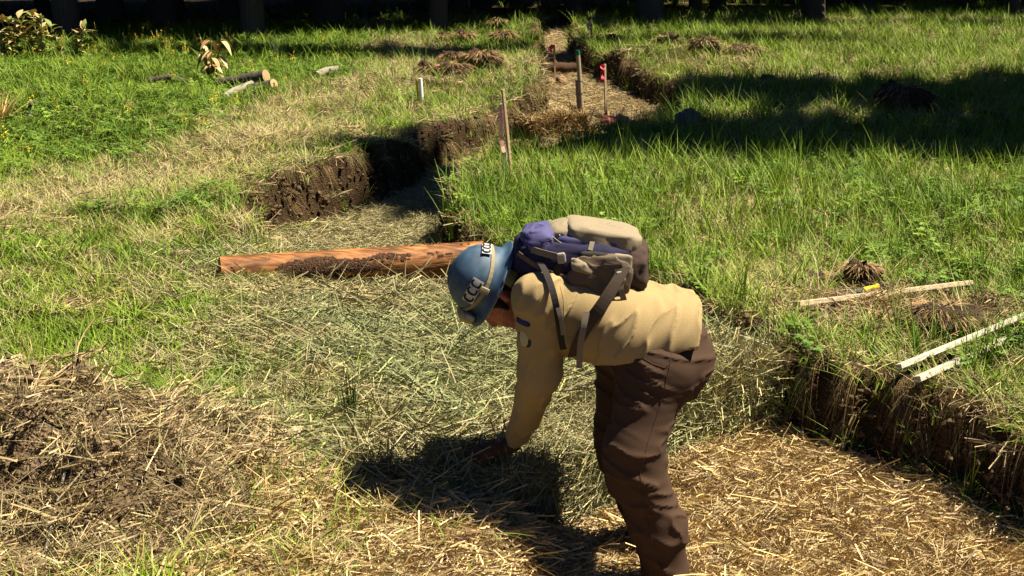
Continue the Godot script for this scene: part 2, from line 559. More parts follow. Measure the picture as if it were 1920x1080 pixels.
const PATH := [Vector2(-5.6, -7.4), Vector2(-4.0, -9.0), Vector2(-3.1, -10.7), Vector2(-2.6, -13), Vector2(-2.4, -15.8), Vector2(-1.7, -19), Vector2(-1.4, -22), Vector2(-2.2, -27)]
func dryness(x: float, z: float) -> float:
	# share of dead grass on the meadow
	var d := 0.24 if x > edge(tab_r, z).x else 0.27
	if z < -24.0: d = 0.15
	var p := Vector2(x, z)
	var best := 9.0
	for i in PATH.size() - 1:
		best = minf(best, p.distance_to(Geometry2D.get_closest_point_to_segment(p, PATH[i], PATH[i + 1])))
	d += 0.75 * exp(-best * best / 0.4)
	if x < -2.0 and z < -9.5:
		d -= 0.4 * smoothstep(0.7, 1.6, best)
	d += 0.9 * blob(x, z, -0.75, -4.2, 0.5, 0.55)
	d += 0.55 * blob(x, z, -0.2, -3.9, 0.4, 0.6)
	d += 1.1 * blob(x, z, 2.05, -6.35, 0.62, 0.6)
	d += 0.3 * blob(x, z, 1.9, -5.2, 0.5, 0.6)
	d += 0.15 * blob(x, z, 1.3, -8.6, 0.7, 0.8)
	d += 0.35 * blob(x, z, 3.6, -21.0, 1.6, 1.3)
	d += 0.5 * blob(x, z, -0.4, -20.5, 1.1, 1.6)
	d += 0.4 * blob(x, z, -1.7, -9.6, 0.6, 1.0)
	d += 0.25 * blob(x, z, 9, -34, 5.0, 2.0)
	d -= 0.25 * blob(x, z, -2.0, -5.9, 0.9, 0.8)
	return d

func ground_color(x: float, z: float) -> Color:
	var s := inside(x, z)
	var n := n_patch.get_noise_2d(x * 3.0, z * 3.0)
	var dirt := Color(0.085, 0.055, 0.03)
	var c := dirt
	if s > 0.12:
		var straw := Color(0.4, 0.285, 0.14)
		var hay := Color(0.22, 0.21, 0.11)
		c = straw if (z > -7.0 and before_dam(x, z) > -0.1) else hay.lerp(straw, smoothstep(-8.0, -12.0, z) * 0.7)
	elif s > -0.1:
		c = dirt
	else:
		var dry := clampf(dryness(x, z) + n * 0.3, 0, 1)
		c = Color(0.05, 0.06, 0.016).lerp(Color(0.2, 0.14, 0.06), dry)
		c = c.lerp(Color(0.19, 0.135, 0.08), clampf(spoil(x, z) * 1.4 + 1.6 * blob(x, z, 2.05, -6.4, 0.62, 0.5) - 0.3, 0, 1))
		if z < -33.5 - 0.5 * maxf(x, -16.0) - 5.0: c = dirt
	return c * (1.0 + 0.3 * n)

func spread_line(a: float, b: float, step: float, grow: float) -> Array:
	var out := []
	var x := a
	while x < b:
		out.append(x)
		x += maxf(step, grow * x)
	return out

func build_ground() -> void:
	var zs := []
	for q in [40.0, 15.0, 6.0, 3.0, 1.0, 0.0, -1.0, -2.0, -2.6]: zs.append(q)
	for d in spread_line(3.0, 46.0, 0.03, 0.0048): zs.append(-d)
	for d in spread_line(46.5, 400.0, 0.6, 0.06): zs.append(-d)
	var side := spread_line(0.02, 3.4, 0.04, 0.0)
	side.append_array(spread_line(3.45, 26.0, 0.12, 0.03))
	side.append_array(spread_line(27.0, 330.0, 3.0, 0.15))
	var xs := []
	for i in range(side.size() - 1, -1, -1): xs.append(-side[i])
	xs.append_array(side)
	var nx := xs.size()
	var nz := zs.size()
	var mb := MB.new()
	mb.v.resize(nx * nz)
	mb.n.resize(nx * nz)
	mb.c.resize(nx * nz)
	for j in nz:
		for i in nx:
			mb.v[j * nx + i] = Vector3(xs[i], height(xs[i], zs[j]), zs[j])
			mb.c[j * nx + i] = ground_color(xs[i], zs[j])
	for j in nz:
		for i in nx:
			var dx := mb.v[j * nx + mini(i + 1, nx - 1)] - mb.v[j * nx + maxi(i - 1, 0)]
			var dz := mb.v[mini(j + 1, nz - 1) * nx + i] - mb.v[maxi(j - 1, 0) * nx + i]
			var nn := dx.cross(dz).normalized()
			mb.n[j * nx + i] = nn if nn.y > 0.0 else -nn
	for j in nz - 1:
		for i in nx - 1:
			var a := j * nx + i
			mb.t.append_array(PackedInt32Array([a, a + nx + 1, a + 1, a, a + nx, a + nx + 1]))
	# same winding everywhere: turn it if it faces down
	var g := (mb.v[mb.t[1]] - mb.v[mb.t[0]]).cross(mb.v[mb.t[2]] - mb.v[mb.t[0]])
	if g.y > 0.0:
		for i in range(0, mb.t.size(), 3):
			var k := mb.t[i + 1]
			mb.t[i + 1] = mb.t[i + 2]
			mb.t[i + 2] = k
	var o := put(mb.mesh(), "ground", mats.soil, self)
	tag(o, "uneven meadow ground with a winding dug channel running through it", "ground", "", "structure")

# ------------------------------------------------------------------ small plants
func rdir() -> Vector3:
	var a := rng.randf() * TAU
	return Vector3(cos(a), 0, sin(a))

func grass_tuft(n: int, r: float, l0: float, l1: float, w: float, lean0: float, lean1: float) -> ArrayMesh:
	var mb := MB.new()
	for i in n:
		var d := rdir()
		var p := rdir() * r * sqrt(rng.randf())
		var v := rng.randf_range(0.62, 1.0)
		var c := Color(v * rng.randf_range(0.85, 1.0), v, v * rng.randf_range(0.6, 1.0))
		if rng.randf() < 0.12: c = Color(1.0, 0.86, 0.9) * rng.randf_range(0.8, 1.0)
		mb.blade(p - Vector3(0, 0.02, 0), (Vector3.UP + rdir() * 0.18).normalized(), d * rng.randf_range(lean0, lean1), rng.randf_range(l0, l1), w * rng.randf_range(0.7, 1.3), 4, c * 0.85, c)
	return mb.mesh()

func litter_clump(n: int, r: float, l0: float, l1: float, w: float, tilt: float, curl: float) -> ArrayMesh:
	# loose stalks lying every way on one another
	var mb := MB.new()
	for i in n:
		var d := rdir()
		var up := (d + Vector3.UP * rng.randf_range(-tilt * 0.5, tilt)).normalized()
		var l := rng.randf_range(l0, l1)
		var p := rdir() * r * sqrt(rng.randf()) - d * l * 0.5 + Vector3(0, rng.randf_range(0.0, 0.03), 0)
		var v := rng.randf_range(0.32, 1.0)
		var c := Color(v, v * rng.randf_range(0.9, 1.0), v * rng.randf_range(0.7, 1.0))
		mb.blade(p, up, (rdir() + Vector3(0, rng.randf_range(-0.6, 0.4), 0)) * rng.randf_range(0.35, 1.0) * curl, l, w * rng.randf_range(0.6, 1.4), 2 if curl < 0.35 or l < 0.08 else 3, c, c, rng.randf() < 0.6)
	return mb.mesh()

func broad_clump(n: int) -> ArrayMesh:
	var mb := MB.new()
	for i in n:
		var d := rdir()
		var hgt := rng.randf_range(0.03, 0.11)
		var p := rdir() * 0.06 * rng.randf()
		var v := rng.randf_range(0.6, 1.0)
		var c := Color(v, v, v * 0.8)
		mb.blade(p, Vector3.UP, d * 0.4, hgt, 0.0025, 2, c * 0.8, c, true)
		var q := p + Vector3.UP * hgt + d * 0.4 * hgt
		for k in 3:
			var e := d.rotated(Vector3.UP, (k - 1) * 1.2 + rng.randf_range(-0.3, 0.3))
			var l := rng.randf_range(0.02, 0.04)
			var s := e.cross(Vector3.UP).normalized() * l * 0.33
			var nn := (Vector3.UP + e * rng.randf_range(-0.4, 0.2)).normalized()
			var f := (e - nn * e.dot(nn)).normalized()
			var a := mb.vert(q, nn, c)
			var b := mb.vert(q + f * l * 0.5 + s, nn, c)
			var g := mb.vert(q + f * l - nn * l * 0.15, nn, c)
			var h := mb.vert(q + f * l * 0.5 - s, nn, c)
			mb.quad(a, b, g, h)
	return mb.mesh()

func fringe_tuft(n: int, l0: float, l1: float, w: float) -> ArrayMesh:
	# dead grass and roots that hang over an edge towards +x
	var mb := MB.new()
	for i in n:
		var p := Vector3(rng.randf_range(-0.04, 0.02), rng.randf_range(-0.02, 0.02), rng.randf_range(-0.06, 0.06))
		var v := rng.randf_range(0.45, 1.0)
		var c := Color(v, v * rng.randf_range(0.88, 1.0), v * rng.randf_range(0.7, 1.0))
		var up := Vector3(rng.randf_range(0.3, 1.0), rng.randf_range(-0.2, 0.7), rng.randf_range(-0.4, 0.4)).normalized()
		mb.blade(p, up * 0.6, Vector3(0.1 * rng.randf(), -1.0, rng.randf_range(-0.25, 0.25)), rng.randf_range(l0, l1), w * rng.randf_range(0.6, 1.3), 5, c, c)
	return mb.mesh()

func spike_flower() -> ArrayMesh:
	var mb := MB.new()
	for k in 4:
		var d := rdir()
		var l := rng.randf_range(0.22, 0.45)
		var p := rdir() * 0.05
		mb.blade(p, Vector3.UP, d * 0.15, l, 0.006, 3, Color(0.25, 0.4, 0.1), Color(0.4, 0.45, 0.1), true)
		for i in 14:
			var f := rng.randf_range(0.55, 1.0)
			var q := p + Vector3.UP * l * f + d * 0.15 * l * f * f
			mb.blade(q, (rdir() + Vector3.UP * 0.7).normalized(), rdir() * 0.3, rng.randf_range(0.015, 0.035), 0.012, 2, Color(0.9, 0.62, 0.06), Color(1.0, 0.72, 0.08))
		for i in 6:
			var f := rng.randf_range(0.1, 0.6)
			mb.blade(p + Vector3.UP * l * f, (rdir() + Vector3.UP * 0.6).normalized(), rdir() * 0.4, 0.06, 0.012, 2, Color(0.3, 0.5, 0.08), Color(0.35, 0.55, 0.1))
	return mb.mesh()

func crumb() -> ArrayMesh:
	var mb := MB.new()
	mb.pillow(Vector3.ZERO, Basis.IDENTITY, Vector3(1, 0.55, 0.8), 1.1, 7, 5, n_fine, 0.9, 0.16)
	return mb.mesh()

class Layer:
	var meshes := []
	var xf := []
	var col := []
	func _init(m: Array) -> void:
		meshes = m
		for i in m.size():
			xf.append([])
			col.append([])
	func add(k: int, t: Transform3D, c: Color) -> void:
		xf[k % meshes.size()].append(t)
		col[k % meshes.size()].append(c)
	func count() -> int:
		var s := 0
		for q in xf: s += q.size()
		return s

func multi(mesh: Mesh, xf: Array, col: Array, called: String, m: Material, parent: Node3D) -> MultiMeshInstance3D:
	var mm := MultiMesh.new()
	mm.transform_format = MultiMesh.TRANSFORM_3D
	mm.use_colors = true
	mm.mesh = mesh
	mm.instance_count = xf.size()
	for i in xf.size():
		mm.set_instance_transform(i, xf[i])
		mm.set_instance_color(i, col[i])
	var o := MultiMeshInstance3D.new()
	o.name = numbered(called) if parent == self else called
	o.multimesh = mm
	o.material_override = m
	parent.add_child(o, true)
	o.set_meta("kind", "stuff")
	return o

func bake(mb: MB, mesh: ArrayMesh, xf: Array, col: Array) -> void:
	# joins many small clumps into one mesh
	var a := mesh.surface_get_arrays(0)
	var v: PackedVector3Array = a[Mesh.ARRAY_VERTEX]
	var n: PackedVector3Array = a[Mesh.ARRAY_NORMAL]
	var c: PackedColorArray = a[Mesh.ARRAY_COLOR]
	var t: PackedInt32Array = a[Mesh.ARRAY_INDEX]
	var tints := {}
	for i in xf.size():
		var k: Color = col[i]
		var key := Vector3i(int(k.r * 24.0), int(k.g * 24.0), int(k.b * 24.0))
		if not tints.has(key):
			var cc := PackedColorArray()
			for q in c: cc.append(Color(q.r * k.r, q.g * k.g, q.b * k.b, 1.0))
			tints[key] = cc
		var o := mb.v.size()
		mb.v.append_array(xf[i] * v)
		mb.n.append_array(Transform3D(xf[i].basis.orthonormalized(), Vector3.ZERO) * n)
		mb.c.append_array(tints[key])
		var tt := t.duplicate()
		for q in tt.size(): tt[q] += o
		mb.t.append_array(tt)

func lay_joined(l: Layer, called: String, label: String, category: String, m: Material) -> void:
	var mb := MB.new()
	for i in l.meshes.size(): bake(mb, l.meshes[i], l.xf[i], l.col[i])
	print(called, " triangles ", mb.t.size() / 3)
	var o := put(mb.mesh(), called, m, self)
	tag(o, label, category, "", "stuff")

func lay(l: Layer, called: String, part: String, label: String, category: String, m: Material) -> void:
	if l.count() == 0: return
	var r := Node3D.new()
	r.name = called
	add_child(r)
	tag(r, label, category, "", "stuff")
	for i in l.meshes.size():
		if l.xf[i].size(): multi(l.meshes[i], l.xf[i], l.col[i], part, m, r)

func stand(p: Vector3, sc: Vector3, tilt := 0.15) -> Transform3D:
	var b := Basis(Vector3.UP, rng.randf() * TAU)
	b = Basis(rdir(), rng.randf() * tilt) * b
	return Transform3D(b.scaled_local(sc), p)

func mixc(a: Color, b: Color, f: float, v: float) -> Color:
	var c := a.lerp(b, f) * v
	c.a = 1.0
	return c

func build_cover() -> void:
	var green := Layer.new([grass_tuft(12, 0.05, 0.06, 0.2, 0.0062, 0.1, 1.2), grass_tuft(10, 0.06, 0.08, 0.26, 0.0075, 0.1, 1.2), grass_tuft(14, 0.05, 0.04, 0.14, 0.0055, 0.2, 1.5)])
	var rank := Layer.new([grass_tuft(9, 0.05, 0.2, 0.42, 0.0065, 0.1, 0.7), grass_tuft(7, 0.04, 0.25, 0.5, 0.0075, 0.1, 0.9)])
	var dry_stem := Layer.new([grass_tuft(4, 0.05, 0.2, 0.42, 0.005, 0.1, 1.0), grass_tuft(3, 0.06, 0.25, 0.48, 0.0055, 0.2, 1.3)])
	var dead := Layer.new([grass_tuft(16, 0.06, 0.05, 0.13, 0.0035, 0.5, 1.8), litter_clump(30, 0.09, 0.06, 0.16, 0.0035, 0.35, 0.5), grass_tuft(14, 0.05, 0.06, 0.16, 0.0035, 0.4, 1.5)])
	var straw := Layer.new([litter_clump(42, 0.11, 0.04, 0.14, 0.004, 0.5, 0.8), litter_clump(34, 0.1, 0.06, 0.19, 0.0046, 0.7, 0.8), litter_clump(56, 0.1, 0.03, 0.08, 0.0032, 0.4, 0.7), litter_clump(5, 0.12, 0.07, 0.17, 0.0052, 0.6, 0.4)])
	var hay := Layer.new([litter_clump(44, 0.1, 0.04, 0.1, 0.0032, 0.5, 1.3), litter_clump(40, 0.1, 0.04, 0.13, 0.0036, 0.6, 1.5), litter_clump(56, 0.09, 0.03, 0.08, 0.003, 0.5, 1.2)])
	var broad := Layer.new([broad_clump(12), broad_clump(16)])
	var bloom := Layer.new([spike_flower(), spike_flower()])
	var hang := Layer.new([fringe_tuft(22, 0.1, 0.24, 0.003), fringe_tuft(18, 0.14, 0.32, 0.0032)])
	var crumbs := Layer.new([crumb(), crumb()])
	var G_DARK := Color(0.1, 0.19, 0.022)
	var G_YEL := Color(0.27, 0.36, 0.038)
	var TAN := Color(0.6, 0.5, 0.3)
	var STRAW := Color(0.66, 0.48, 0.24)
	var BROWN := Color(0.27, 0.18, 0.095)
	var HAY := Color(0.36, 0.42, 0.2)
	var HAY_TAN := Color(0.58, 0.48, 0.28)
	var d := 3.1
	while d < 47.0:
		var step := 0.042 * pow(d / 4.0, 0.72)
		var half := 0.43 * d + 0.9
		var x0 := -half
		var sc := pow(maxf(d, 6.0) / 6.0, 0.32)
		while x0 < half:
			var x := x0 + rng.randf_range(-0.5, 0.5) * step
			var z := -d + rng.randf_range(-0.5, 0.5) * step
			x0 += step
			if z < -33.5 - 0.5 * maxf(x, -16.0) - 3.0 and rng.randf() < 0.85: continue
			var s := inside(x, z)
			var right_side := near_right
			var h := height(x, z)
			var p := Vector3(x, h, z)
			var n := n_patch.get_noise_2d(x, z)
			var kept := true
			for q in clear_of:
				if absf(z - q[3]) < q[4]:
					var cp := Geometry2D.get_closest_point_to_segment(Vector2(x, z), q[0], q[1])
					if cp.distance_squared_to(Vector2(x, z)) < q[2] * q[2] and rng.randf() < 0.85: kept = false
			if not kept: continue
			var n2 := n_patch.get_noise_2d(x * 4.0 + 31.0, z * 4.0)
			var v := rng.randf_range(0.75, 1.15)
			if s > 0.1 and (right_side or s > 0.25 or z < -9.0):
				if z > -7.0 and before_dam(x, z) > -0.1:
					straw.add(3 if rng.randf() < 0.07 else rng.randi() % 3, stand(p, Vector3.ONE * rng.randf_range(0.85, 1.25), 0.35), mixc(STRAW, TAN, rng.randf() * 0.8, v))
					straw.add(2, stand(p + Vector3(rng.randf_range(-0.02, 0.02), 0.012, rng.randf_range(-0.02, 0.02)), Vector3.ONE * rng.randf_range(0.9, 1.3), 0.5), mixc(STRAW, TAN, rng.randf(), v))
					if rng.randf() < 0.2: dead.add(1, stand(p, Vector3.ONE, 0.4), mixc(BROWN, STRAW, rng.randf(), v))
				elif z > -7.4:
					var tan := clampf(0.16 + n2 * 0.8 + rng.randf_range(-0.2, 0.2) + 0.5 * smoothstep(-6.3, -7.2, z), 0, 1)
					hay.add(rng.randi() % 3, stand(p + Vector3(0, 0.012, 0), Vector3.ONE * rng.randf_range(0.9, 1.35), 0.5), mixc(HAY, HAY_TAN, tan, v))
				else:
					var f := clampf(0.55 + n2 * 0.5, 0, 1)
					var c := mixc(HAY, HAY_TAN, f, v)
					if z < -14.0: c = mixc(HAY_TAN, STRAW, 0.35, v)
					hay.add(2 if rng.randf() < 0.7 else 0, stand(p, Vector3(sc, sc * 1.0, sc) * rng.randf_range(0.8, 1.1), 0.3), c)
				continue
			var dry := dryness(x, z) + n * 0.45 + n2 * 0.4
			var sp := spoil(x, z)
			if not right_side and z > -8.0 and s > -0.7:
				# hay strewn over the low left side
				if rng.randf() < smoothstep(-0.7, 0.15, s + n2 * 0.25):
					if z > -4.4: straw.add(rng.randi() % 3, stand(p, Vector3.ONE, 0.3), mixc(STRAW, TAN, rng.randf(), v))
					else: hay.add(rng.randi() % 3, stand(p + Vector3(0, 0.01, 0), Vector3.ONE * rng.randf_range(0.9, 1.2), 0.4), mixc(HAY, HAY_TAN, clampf(0.45 + n2, 0, 1), v))
					if rng.randf() < 0.6: continue
			if sp > 0.28 and z > -6.0:
				var bare := clampf(sp * 1.2 - 0.45 + n2 * 1.1 - 0.5 * smoothstep(-1.7, -1.2, x), 0, 1)
				if rng.randf() > bare * 0.8:
					if rng.randf() < 0.5: straw.add(rng.randi() % 3, stand(p, Vector3.ONE * rng.randf_range(0.7, 1.1), 0.6), mixc(BROWN, TAN, 0.25 + rng.randf() * 0.75, v))
					else: dead.add(rng.randi() % 3, stand(p, Vector3.ONE * rng.randf_range(0.7, 1.2), 0.6), mixc(BROWN, TAN, rng.randf(), v))
				for k in 2:
					var r := rng.randf_range(0.004, 0.016) * (1.4 if rng.randf() < 0.02 else 1.0)
					crumbs.add(k, stand(p + Vector3(rng.randf_range(-0.03, 0.03), 0.003, rng.randf_range(-0.03, 0.03)), Vector3.ONE * r, 1.0), mixc(Color(0.13, 0.09, 0.052), Color(0.22, 0.155, 0.09), rng.randf(), v))
				continue
			if right_side and blob(x, z, 2.05, -6.4, 0.62, 0.5) + n2 * 0.25 > 0.45:
				# dug-out dead turf on the right bank
				for k in 2:
					crumbs.add(k, stand(p + Vector3(rng.randf_range(-0.03, 0.03), 0.003, rng.randf_range(-0.03, 0.03)), Vector3.ONE * rng.randf_range(0.005, 0.02), 1.0), mixc(Color(0.13, 0.09, 0.052), Color(0.22, 0.155, 0.09), rng.randf(), v))
				if rng.randf() < 0.6: straw.add(rng.randi() % 3, stand(p, Vector3.ONE * rng.randf_range(0.7, 1.1), 0.7), mixc(BROWN, TAN, 0.2 + rng.randf() * 0.7, v))
				if rng.randf() < 0.5: dead.add(rng.randi() % 3, stand(p, Vector3.ONE * rng.randf_range(0.7, 1.2), 0.8), mixc(BROWN, STRAW, rng.randf(), v))
				if rng.randf() < 0.93: continue
			if rng.randf() < dry:
				var f := rng.randf()
				if z > -5.0 and x < 0.5 and rng.randf() < 0.7:
					straw.add(rng.randi() % 3, stand(p, Vector3.ONE * rng.randf_range(0.8, 1.15), 0.4), mixc(STRAW, BROWN, f * 0.25, v))
				else:
					dead.add(rng.randi() % 3, stand(p, Vector3(sc, sc * rng.randf_range(0.7, 1.2), sc), 0.4), mixc(TAN, BROWN if f < 0.3 else STRAW, rng.randf() * 0.7, v))
				if rng.randf() > 0.5: continue
			var tall := 0.5
			if right_side:
				tall = 0.85 + 0.3 * blob(x, z, 0.6, -9.5, 2.0, 2.5) - 0.45 * blob(x, z, 2.0, -6.1, 1.1, 1.3)
				if z < -14.0: tall = 0.85
			elif z < -15.0: tall = 0.72
			var n3 := n_patch.get_noise_2d(x * 9.0 - 17.0, z * 9.0)
			tall *= maxf(0.3, 1.0 + 0.6 * n2 + 0.9 * n3)
			if rng.randf() < 0.34 - 1.2 * n3 and rng.randf() < 0.75: continue
			var yel := clampf(0.5 + n * 0.5 + n3 * 0.5 + rng.randf_range(-0.25, 0.3), 0, 1)
			if z < -17.0 and right_side: yel = clampf(yel + 0.2, 0, 1)
			green.add(rng.randi() % 3, stand(p, Vector3(sc, sc * tall * rng.randf_range(0.75, 1.2), sc), 0.3), mixc(G_DARK, G_YEL, yel, v))
			if right_side and rng.randf() < (0.13 if z > -14.0 else 0.06) + 0.15 * n3 and dry < 0.6 and z > -30.0:
				rank.add(rng.randi() % 2, stand(p, Vector3(1, 1, 1) * rng.randf_range(0.55, 1.0), 0.35), mixc(G_DARK, G_YEL, yel, v))
			elif not right_side and rng.randf() < (0.07 if z > -8.5 else 0.025) and dry < 0.55:
				rank.add(rng.randi() % 2, stand(p, Vector3(1, 1, 1) * rng.randf_range(0.4, 0.7), 0.35), mixc(G_DARK, G_YEL, yel, v))
			if right_side and z > -22.0 and rng.randf() < 0.03:
				dry_stem.add(rng.randi() % 2, stand(p, Vector3.ONE * rng.randf_range(0.5, 0.95), 0.5), mixc(TAN, BROWN, rng.randf() * 0.6, v))
			var lush := (x < -2.2 and z < -9.0 and dry < 0.35) or (right_side and z > -13.0 and n2 > 0.0 and dry < 0.5)
			if lush and rng.randf() < (0.4 if x < -2.0 else 0.5):
				broad.add(rng.randi() % 2, stand(p + Vector3(0, 0.04, 0), Vector3.ONE * rng.randf_range(0.6, 1.0) * sqrt(sc), 0.3), mixc(Color(0.07, 0.15, 0.022), Color(0.19, 0.29, 0.045), rng.randf(), v))
			if x < -3.0 and z < -12.0 and rng.randf() < 0.012 + 0.05 * blob(x, z, -7.6, -24.5, 2.2, 1.5):
				bloom.add(rng.randi() % 2, stand(p, Vector3.ONE * rng.randf_range(0.5, 0.8 + 0.5 * blob(x, z, -7.6, -24.5, 2.2, 1.5)), 0.2), Color.WHITE)
		d += step
	# turf that hangs over the channel's banks
	for side in 2:
		var z := -3.0
		while z > -36.0:
			var dd := -z
			z -= 0.012 * pow(dd / 4.0, 0.8)
			if side == 1 and z > -8.6: continue
			var e := edge(tab_r if side == 0 else tab_l, z)
			var k := 1.0 / sqrt(1.0 + e.y * e.y)
			var inn := Vector3(-k, 0, e.y * k) if side == 0 else Vector3(k, 0, -e.y * k)
			if side == 0 and z < -7.2 and z > -13.5 and rng.randf() < 0.6: continue
			if rng.randf() < 0.3: continue
			# clods that crumble out of the cut face
			for q in 3:
				var f := rng.randf()
				var cp := Vector3(e.x, 0, z + rng.randf_range(-0.05, 0.05)) + inn * (0.02 + 0.11 * f)
				cp.y = lerpf(height(cp.x - inn.x * 0.12, cp.z - inn.z * 0.12), height(cp.x + inn.x * 0.1, cp.z + inn.z * 0.1), f)
				crumbs.add(q, stand(cp, Vector3.ONE * rng.randf_range(0.006, 0.019) * pow(maxf(dd, 6.0) / 6.0, 0.4), 1.2), mixc(Color(0.09, 0.058, 0.032), Color(0.16, 0.105, 0.058), rng.randf(), rng.randf_range(0.8, 1.1)))
			if rng.randf() < (0.38 if side == 1 or z > -7.2 else 0.15): continue
			var times := int(1.5 / k + rng.randf())
			for q in times:
				var zz := z + rng.randf_range(-0.03, 0.03)
				var at := Vector3(e.x, 0, zz) + inn * rng.randf_range(-0.07, 0.05)
				at.y = height(at.x, at.z) + 0.01
				var b := Basis(Vector3.UP, atan2(-inn.z, inn.x) + rng.randf_range(-0.5, 0.5))
				var sc2 := rng.randf_range(0.5, 1.0) * pow(maxf(dd, 6.0) / 6.0, 0.25)
				hang.add(rng.randi() % 2, Transform3D(b.scaled(Vector3.ONE * sc2), at), mixc(Color(0.2, 0.125, 0.055), Color(0.36, 0.27, 0.11) if rng.randf() < 0.75 else Color(0.16, 0.22, 0.05), rng.randf(), rng.randf_range(0.7, 1.1)))
	print("green ", green.count(), " rank ", rank.count(), " dead ", dead.count(), " straw ", straw.count(), " hay ", hay.count(), " broad ", broad.count(), " hang ", hang.count(), " crumbs ", crumbs.count())
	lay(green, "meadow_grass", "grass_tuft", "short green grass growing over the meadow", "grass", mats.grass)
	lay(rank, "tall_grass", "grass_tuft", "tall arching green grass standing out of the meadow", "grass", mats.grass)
	lay(dry_stem, "dry_stems", "stem_tuft", "pale dead grass stems standing among the green grass", "dry grass", mats.straw)
	lay(dead, "dry_grass", "grass_tuft", "dead tan grass matted over the meadow and path", "dry grass", mats.straw)
	lay_joined(straw, "loose_straw", "golden straw strewn over the channel floor and lower bank", "straw", mats.straw)
	lay_joined(hay, "loose_hay", "pale green hay spread along the channel behind the dam", "hay", mats.straw)
	lay(broad, "ground_cover", "leaf_clump", "low broad-leaved weeds growing among the grass", "weeds", mats.leaf)
	lay(bloom, "yellow_wildflowers", "flower_clump", "yellow flower spikes scattered over the meadow at the upper left", "wildflowers", mats.leaf)
	lay(hang, "hanging_turf", "turf_fringe", "brown dead grass and roots hanging down the channel banks", "dry grass", mats.straw)
	lay(crumbs, "loose_soil", "soil_crumb", "crumbs of brown soil on the spoil heap", "soil", mats.vcol)

# ------------------------------------------------------------------ trees
var spray_mesh: ArrayMesh
func needle_spray() -> ArrayMesh:
	# one flat fir branch, along +x
	var mb := MB.new()
	for i in 16:
		var f := i / 15.0
		for s in [-1, 1]:
			var l: float = (1.0 - f * 0.75) * 0.42
			mb.blade(Vector3(f, -0.12 * f * f, 0), Vector3(0.7, rng.randf_range(-0.25, 0.05), s * 0.75).normalized(), Vector3(0.15, -0.25, 0), l, 0.075, 2, Color.WHITE, Color.WHITE)
	mb.blade(Vector3(0.9, -0.1, 0), Vector3(1, -0.2, 0), Vector3(0, -0.1, 0), 0.25, 0.08, 2, Color.WHITE, Color.WHITE)
	return mb.mesh()

func conifer(at: Vector3, hgt: float, low: float, top_r: float, r: float, label: String, group: String, per_m := 9.0, trunk_r := 0.22, gaps := []) -> void:
	var t := base("conifer_tree", at, label, "tree", group)
	var mb := MB.new()
	var pts := []
	var rad := []
	for i in 9:
		var f := i / 8.0
		pts.append(Vector3(0.12 * sin(f * 5.0 + at.x), hgt * f - 0.3, 0.12 * cos(f * 4.0 + at.z)))
		rad.append(lerpf(trunk_r, 0.03, f) * (1.35 if i == 0 else 1.0))
	mb.tube(pts, rad, 10)
	put(mb.mesh(), "trunk", mats.grey_bark, t)
	var xf := []
	var col := []
	var y := low
	while y < hgt:
		var f := (y - low) / (hgt - low)
		var rr := lerpf(r, top_r, f) * (0.75 + 0.25 * sin(f * 23.0 + at.z))
		if f < 0.12: rr *= 0.5 + f * 4.0
		y += 1.0 / per_m
		var skip := false
		for g in gaps:
			if y > g[0] and y < g[1]: skip = true
		if skip: continue
		var a := rng.randf() * TAU
		var l := rr * rng.randf_range(0.65, 1.1)
		for k in maxi(1, int(l / 0.9)):
			# sprays follow one another out along the branch
			var q := k * 0.75
			var b := Basis(Vector3.UP, a + rng.randf_range(-0.25, 0.25)) * Basis(Vector3.BACK, rng.randf_range(-0.35, 0.05))
			b = b * Basis(Vector3.RIGHT, rng.randf_range(-0.5, 0.5))
			xf.append(Transform3D(b.scaled(Vector3.ONE * rng.randf_range(1.0, 1.5)), Vector3(cos(a) * q, y - q * 0.18, -sin(a) * q)))
			col.append(Color.WHITE)
	multi(spray_mesh, xf, col, "crown", mats.needles, t)

func build_trees() -> void:
	spray_mesh = needle_spray()
	var g1 := "tall conifers beside the meadow"
	conifer(Vector3(10.4, 0, -16.7), 15.0, 2.6, 2.6, 4.9, "broad conifer that shades the grass right of the channel", g1, 40, 0.3)
	conifer(Vector3(10.9, 0, -13.0), 15.5, 2.6, 1.8, 3.3, "conifer in front of the broad shading conifer on the meadow's edge", g1, 34, 0.25)
	conifer(Vector3(9.9, 0, -12.6), 20.5, 15.0, 0.8, 1.8, "slim bare-stemmed conifer whose top shades the far channel bank", g1, 34, 0.16)
	conifer(Vector3(14.5, 0, -24.0), 40.0, 27.5, 0.9, 2.4, "very tall conifer whose top shades the dry meadow path", g1, 24, 0.22)
	conifer(Vector3(16.5, 0, -26.8), 30.0, 19.0, 0.8, 1.5, "tall conifer behind the tallest one on the meadow's edge", g1, 22, 0.22)
	conifer(Vector3(19.5, 0, -32.8), 34.0, 3.0, 0.9, 2.1, "narrow conifer that throws a thin shade band over the far grass", g1, 22, 0.25)
	var g2 := "forest trees behind the meadow"
	for row in 6:
		for k in 14:
			var x := -30.0 + k * 4.9 + rng.randf_range(-1.3, 1.3) + row * 1.7
			var z := -31.0 - 0.5 * x - row * 4.2 + rng.randf_range(-1.2, 1.2)
			if x < -16.0: z = maxf(z, -29.0 - row * 4.2)
			conifer(Vector3(x, 0, z), rng.randf_range(17, 25), rng.randf_range(0.9, 2.2), 0.8, rng.randf_range(3.6, 5.0), "dark conifer in the shaded forest behind the meadow", g2, 19, rng.randf_range(0.16, 0.34))

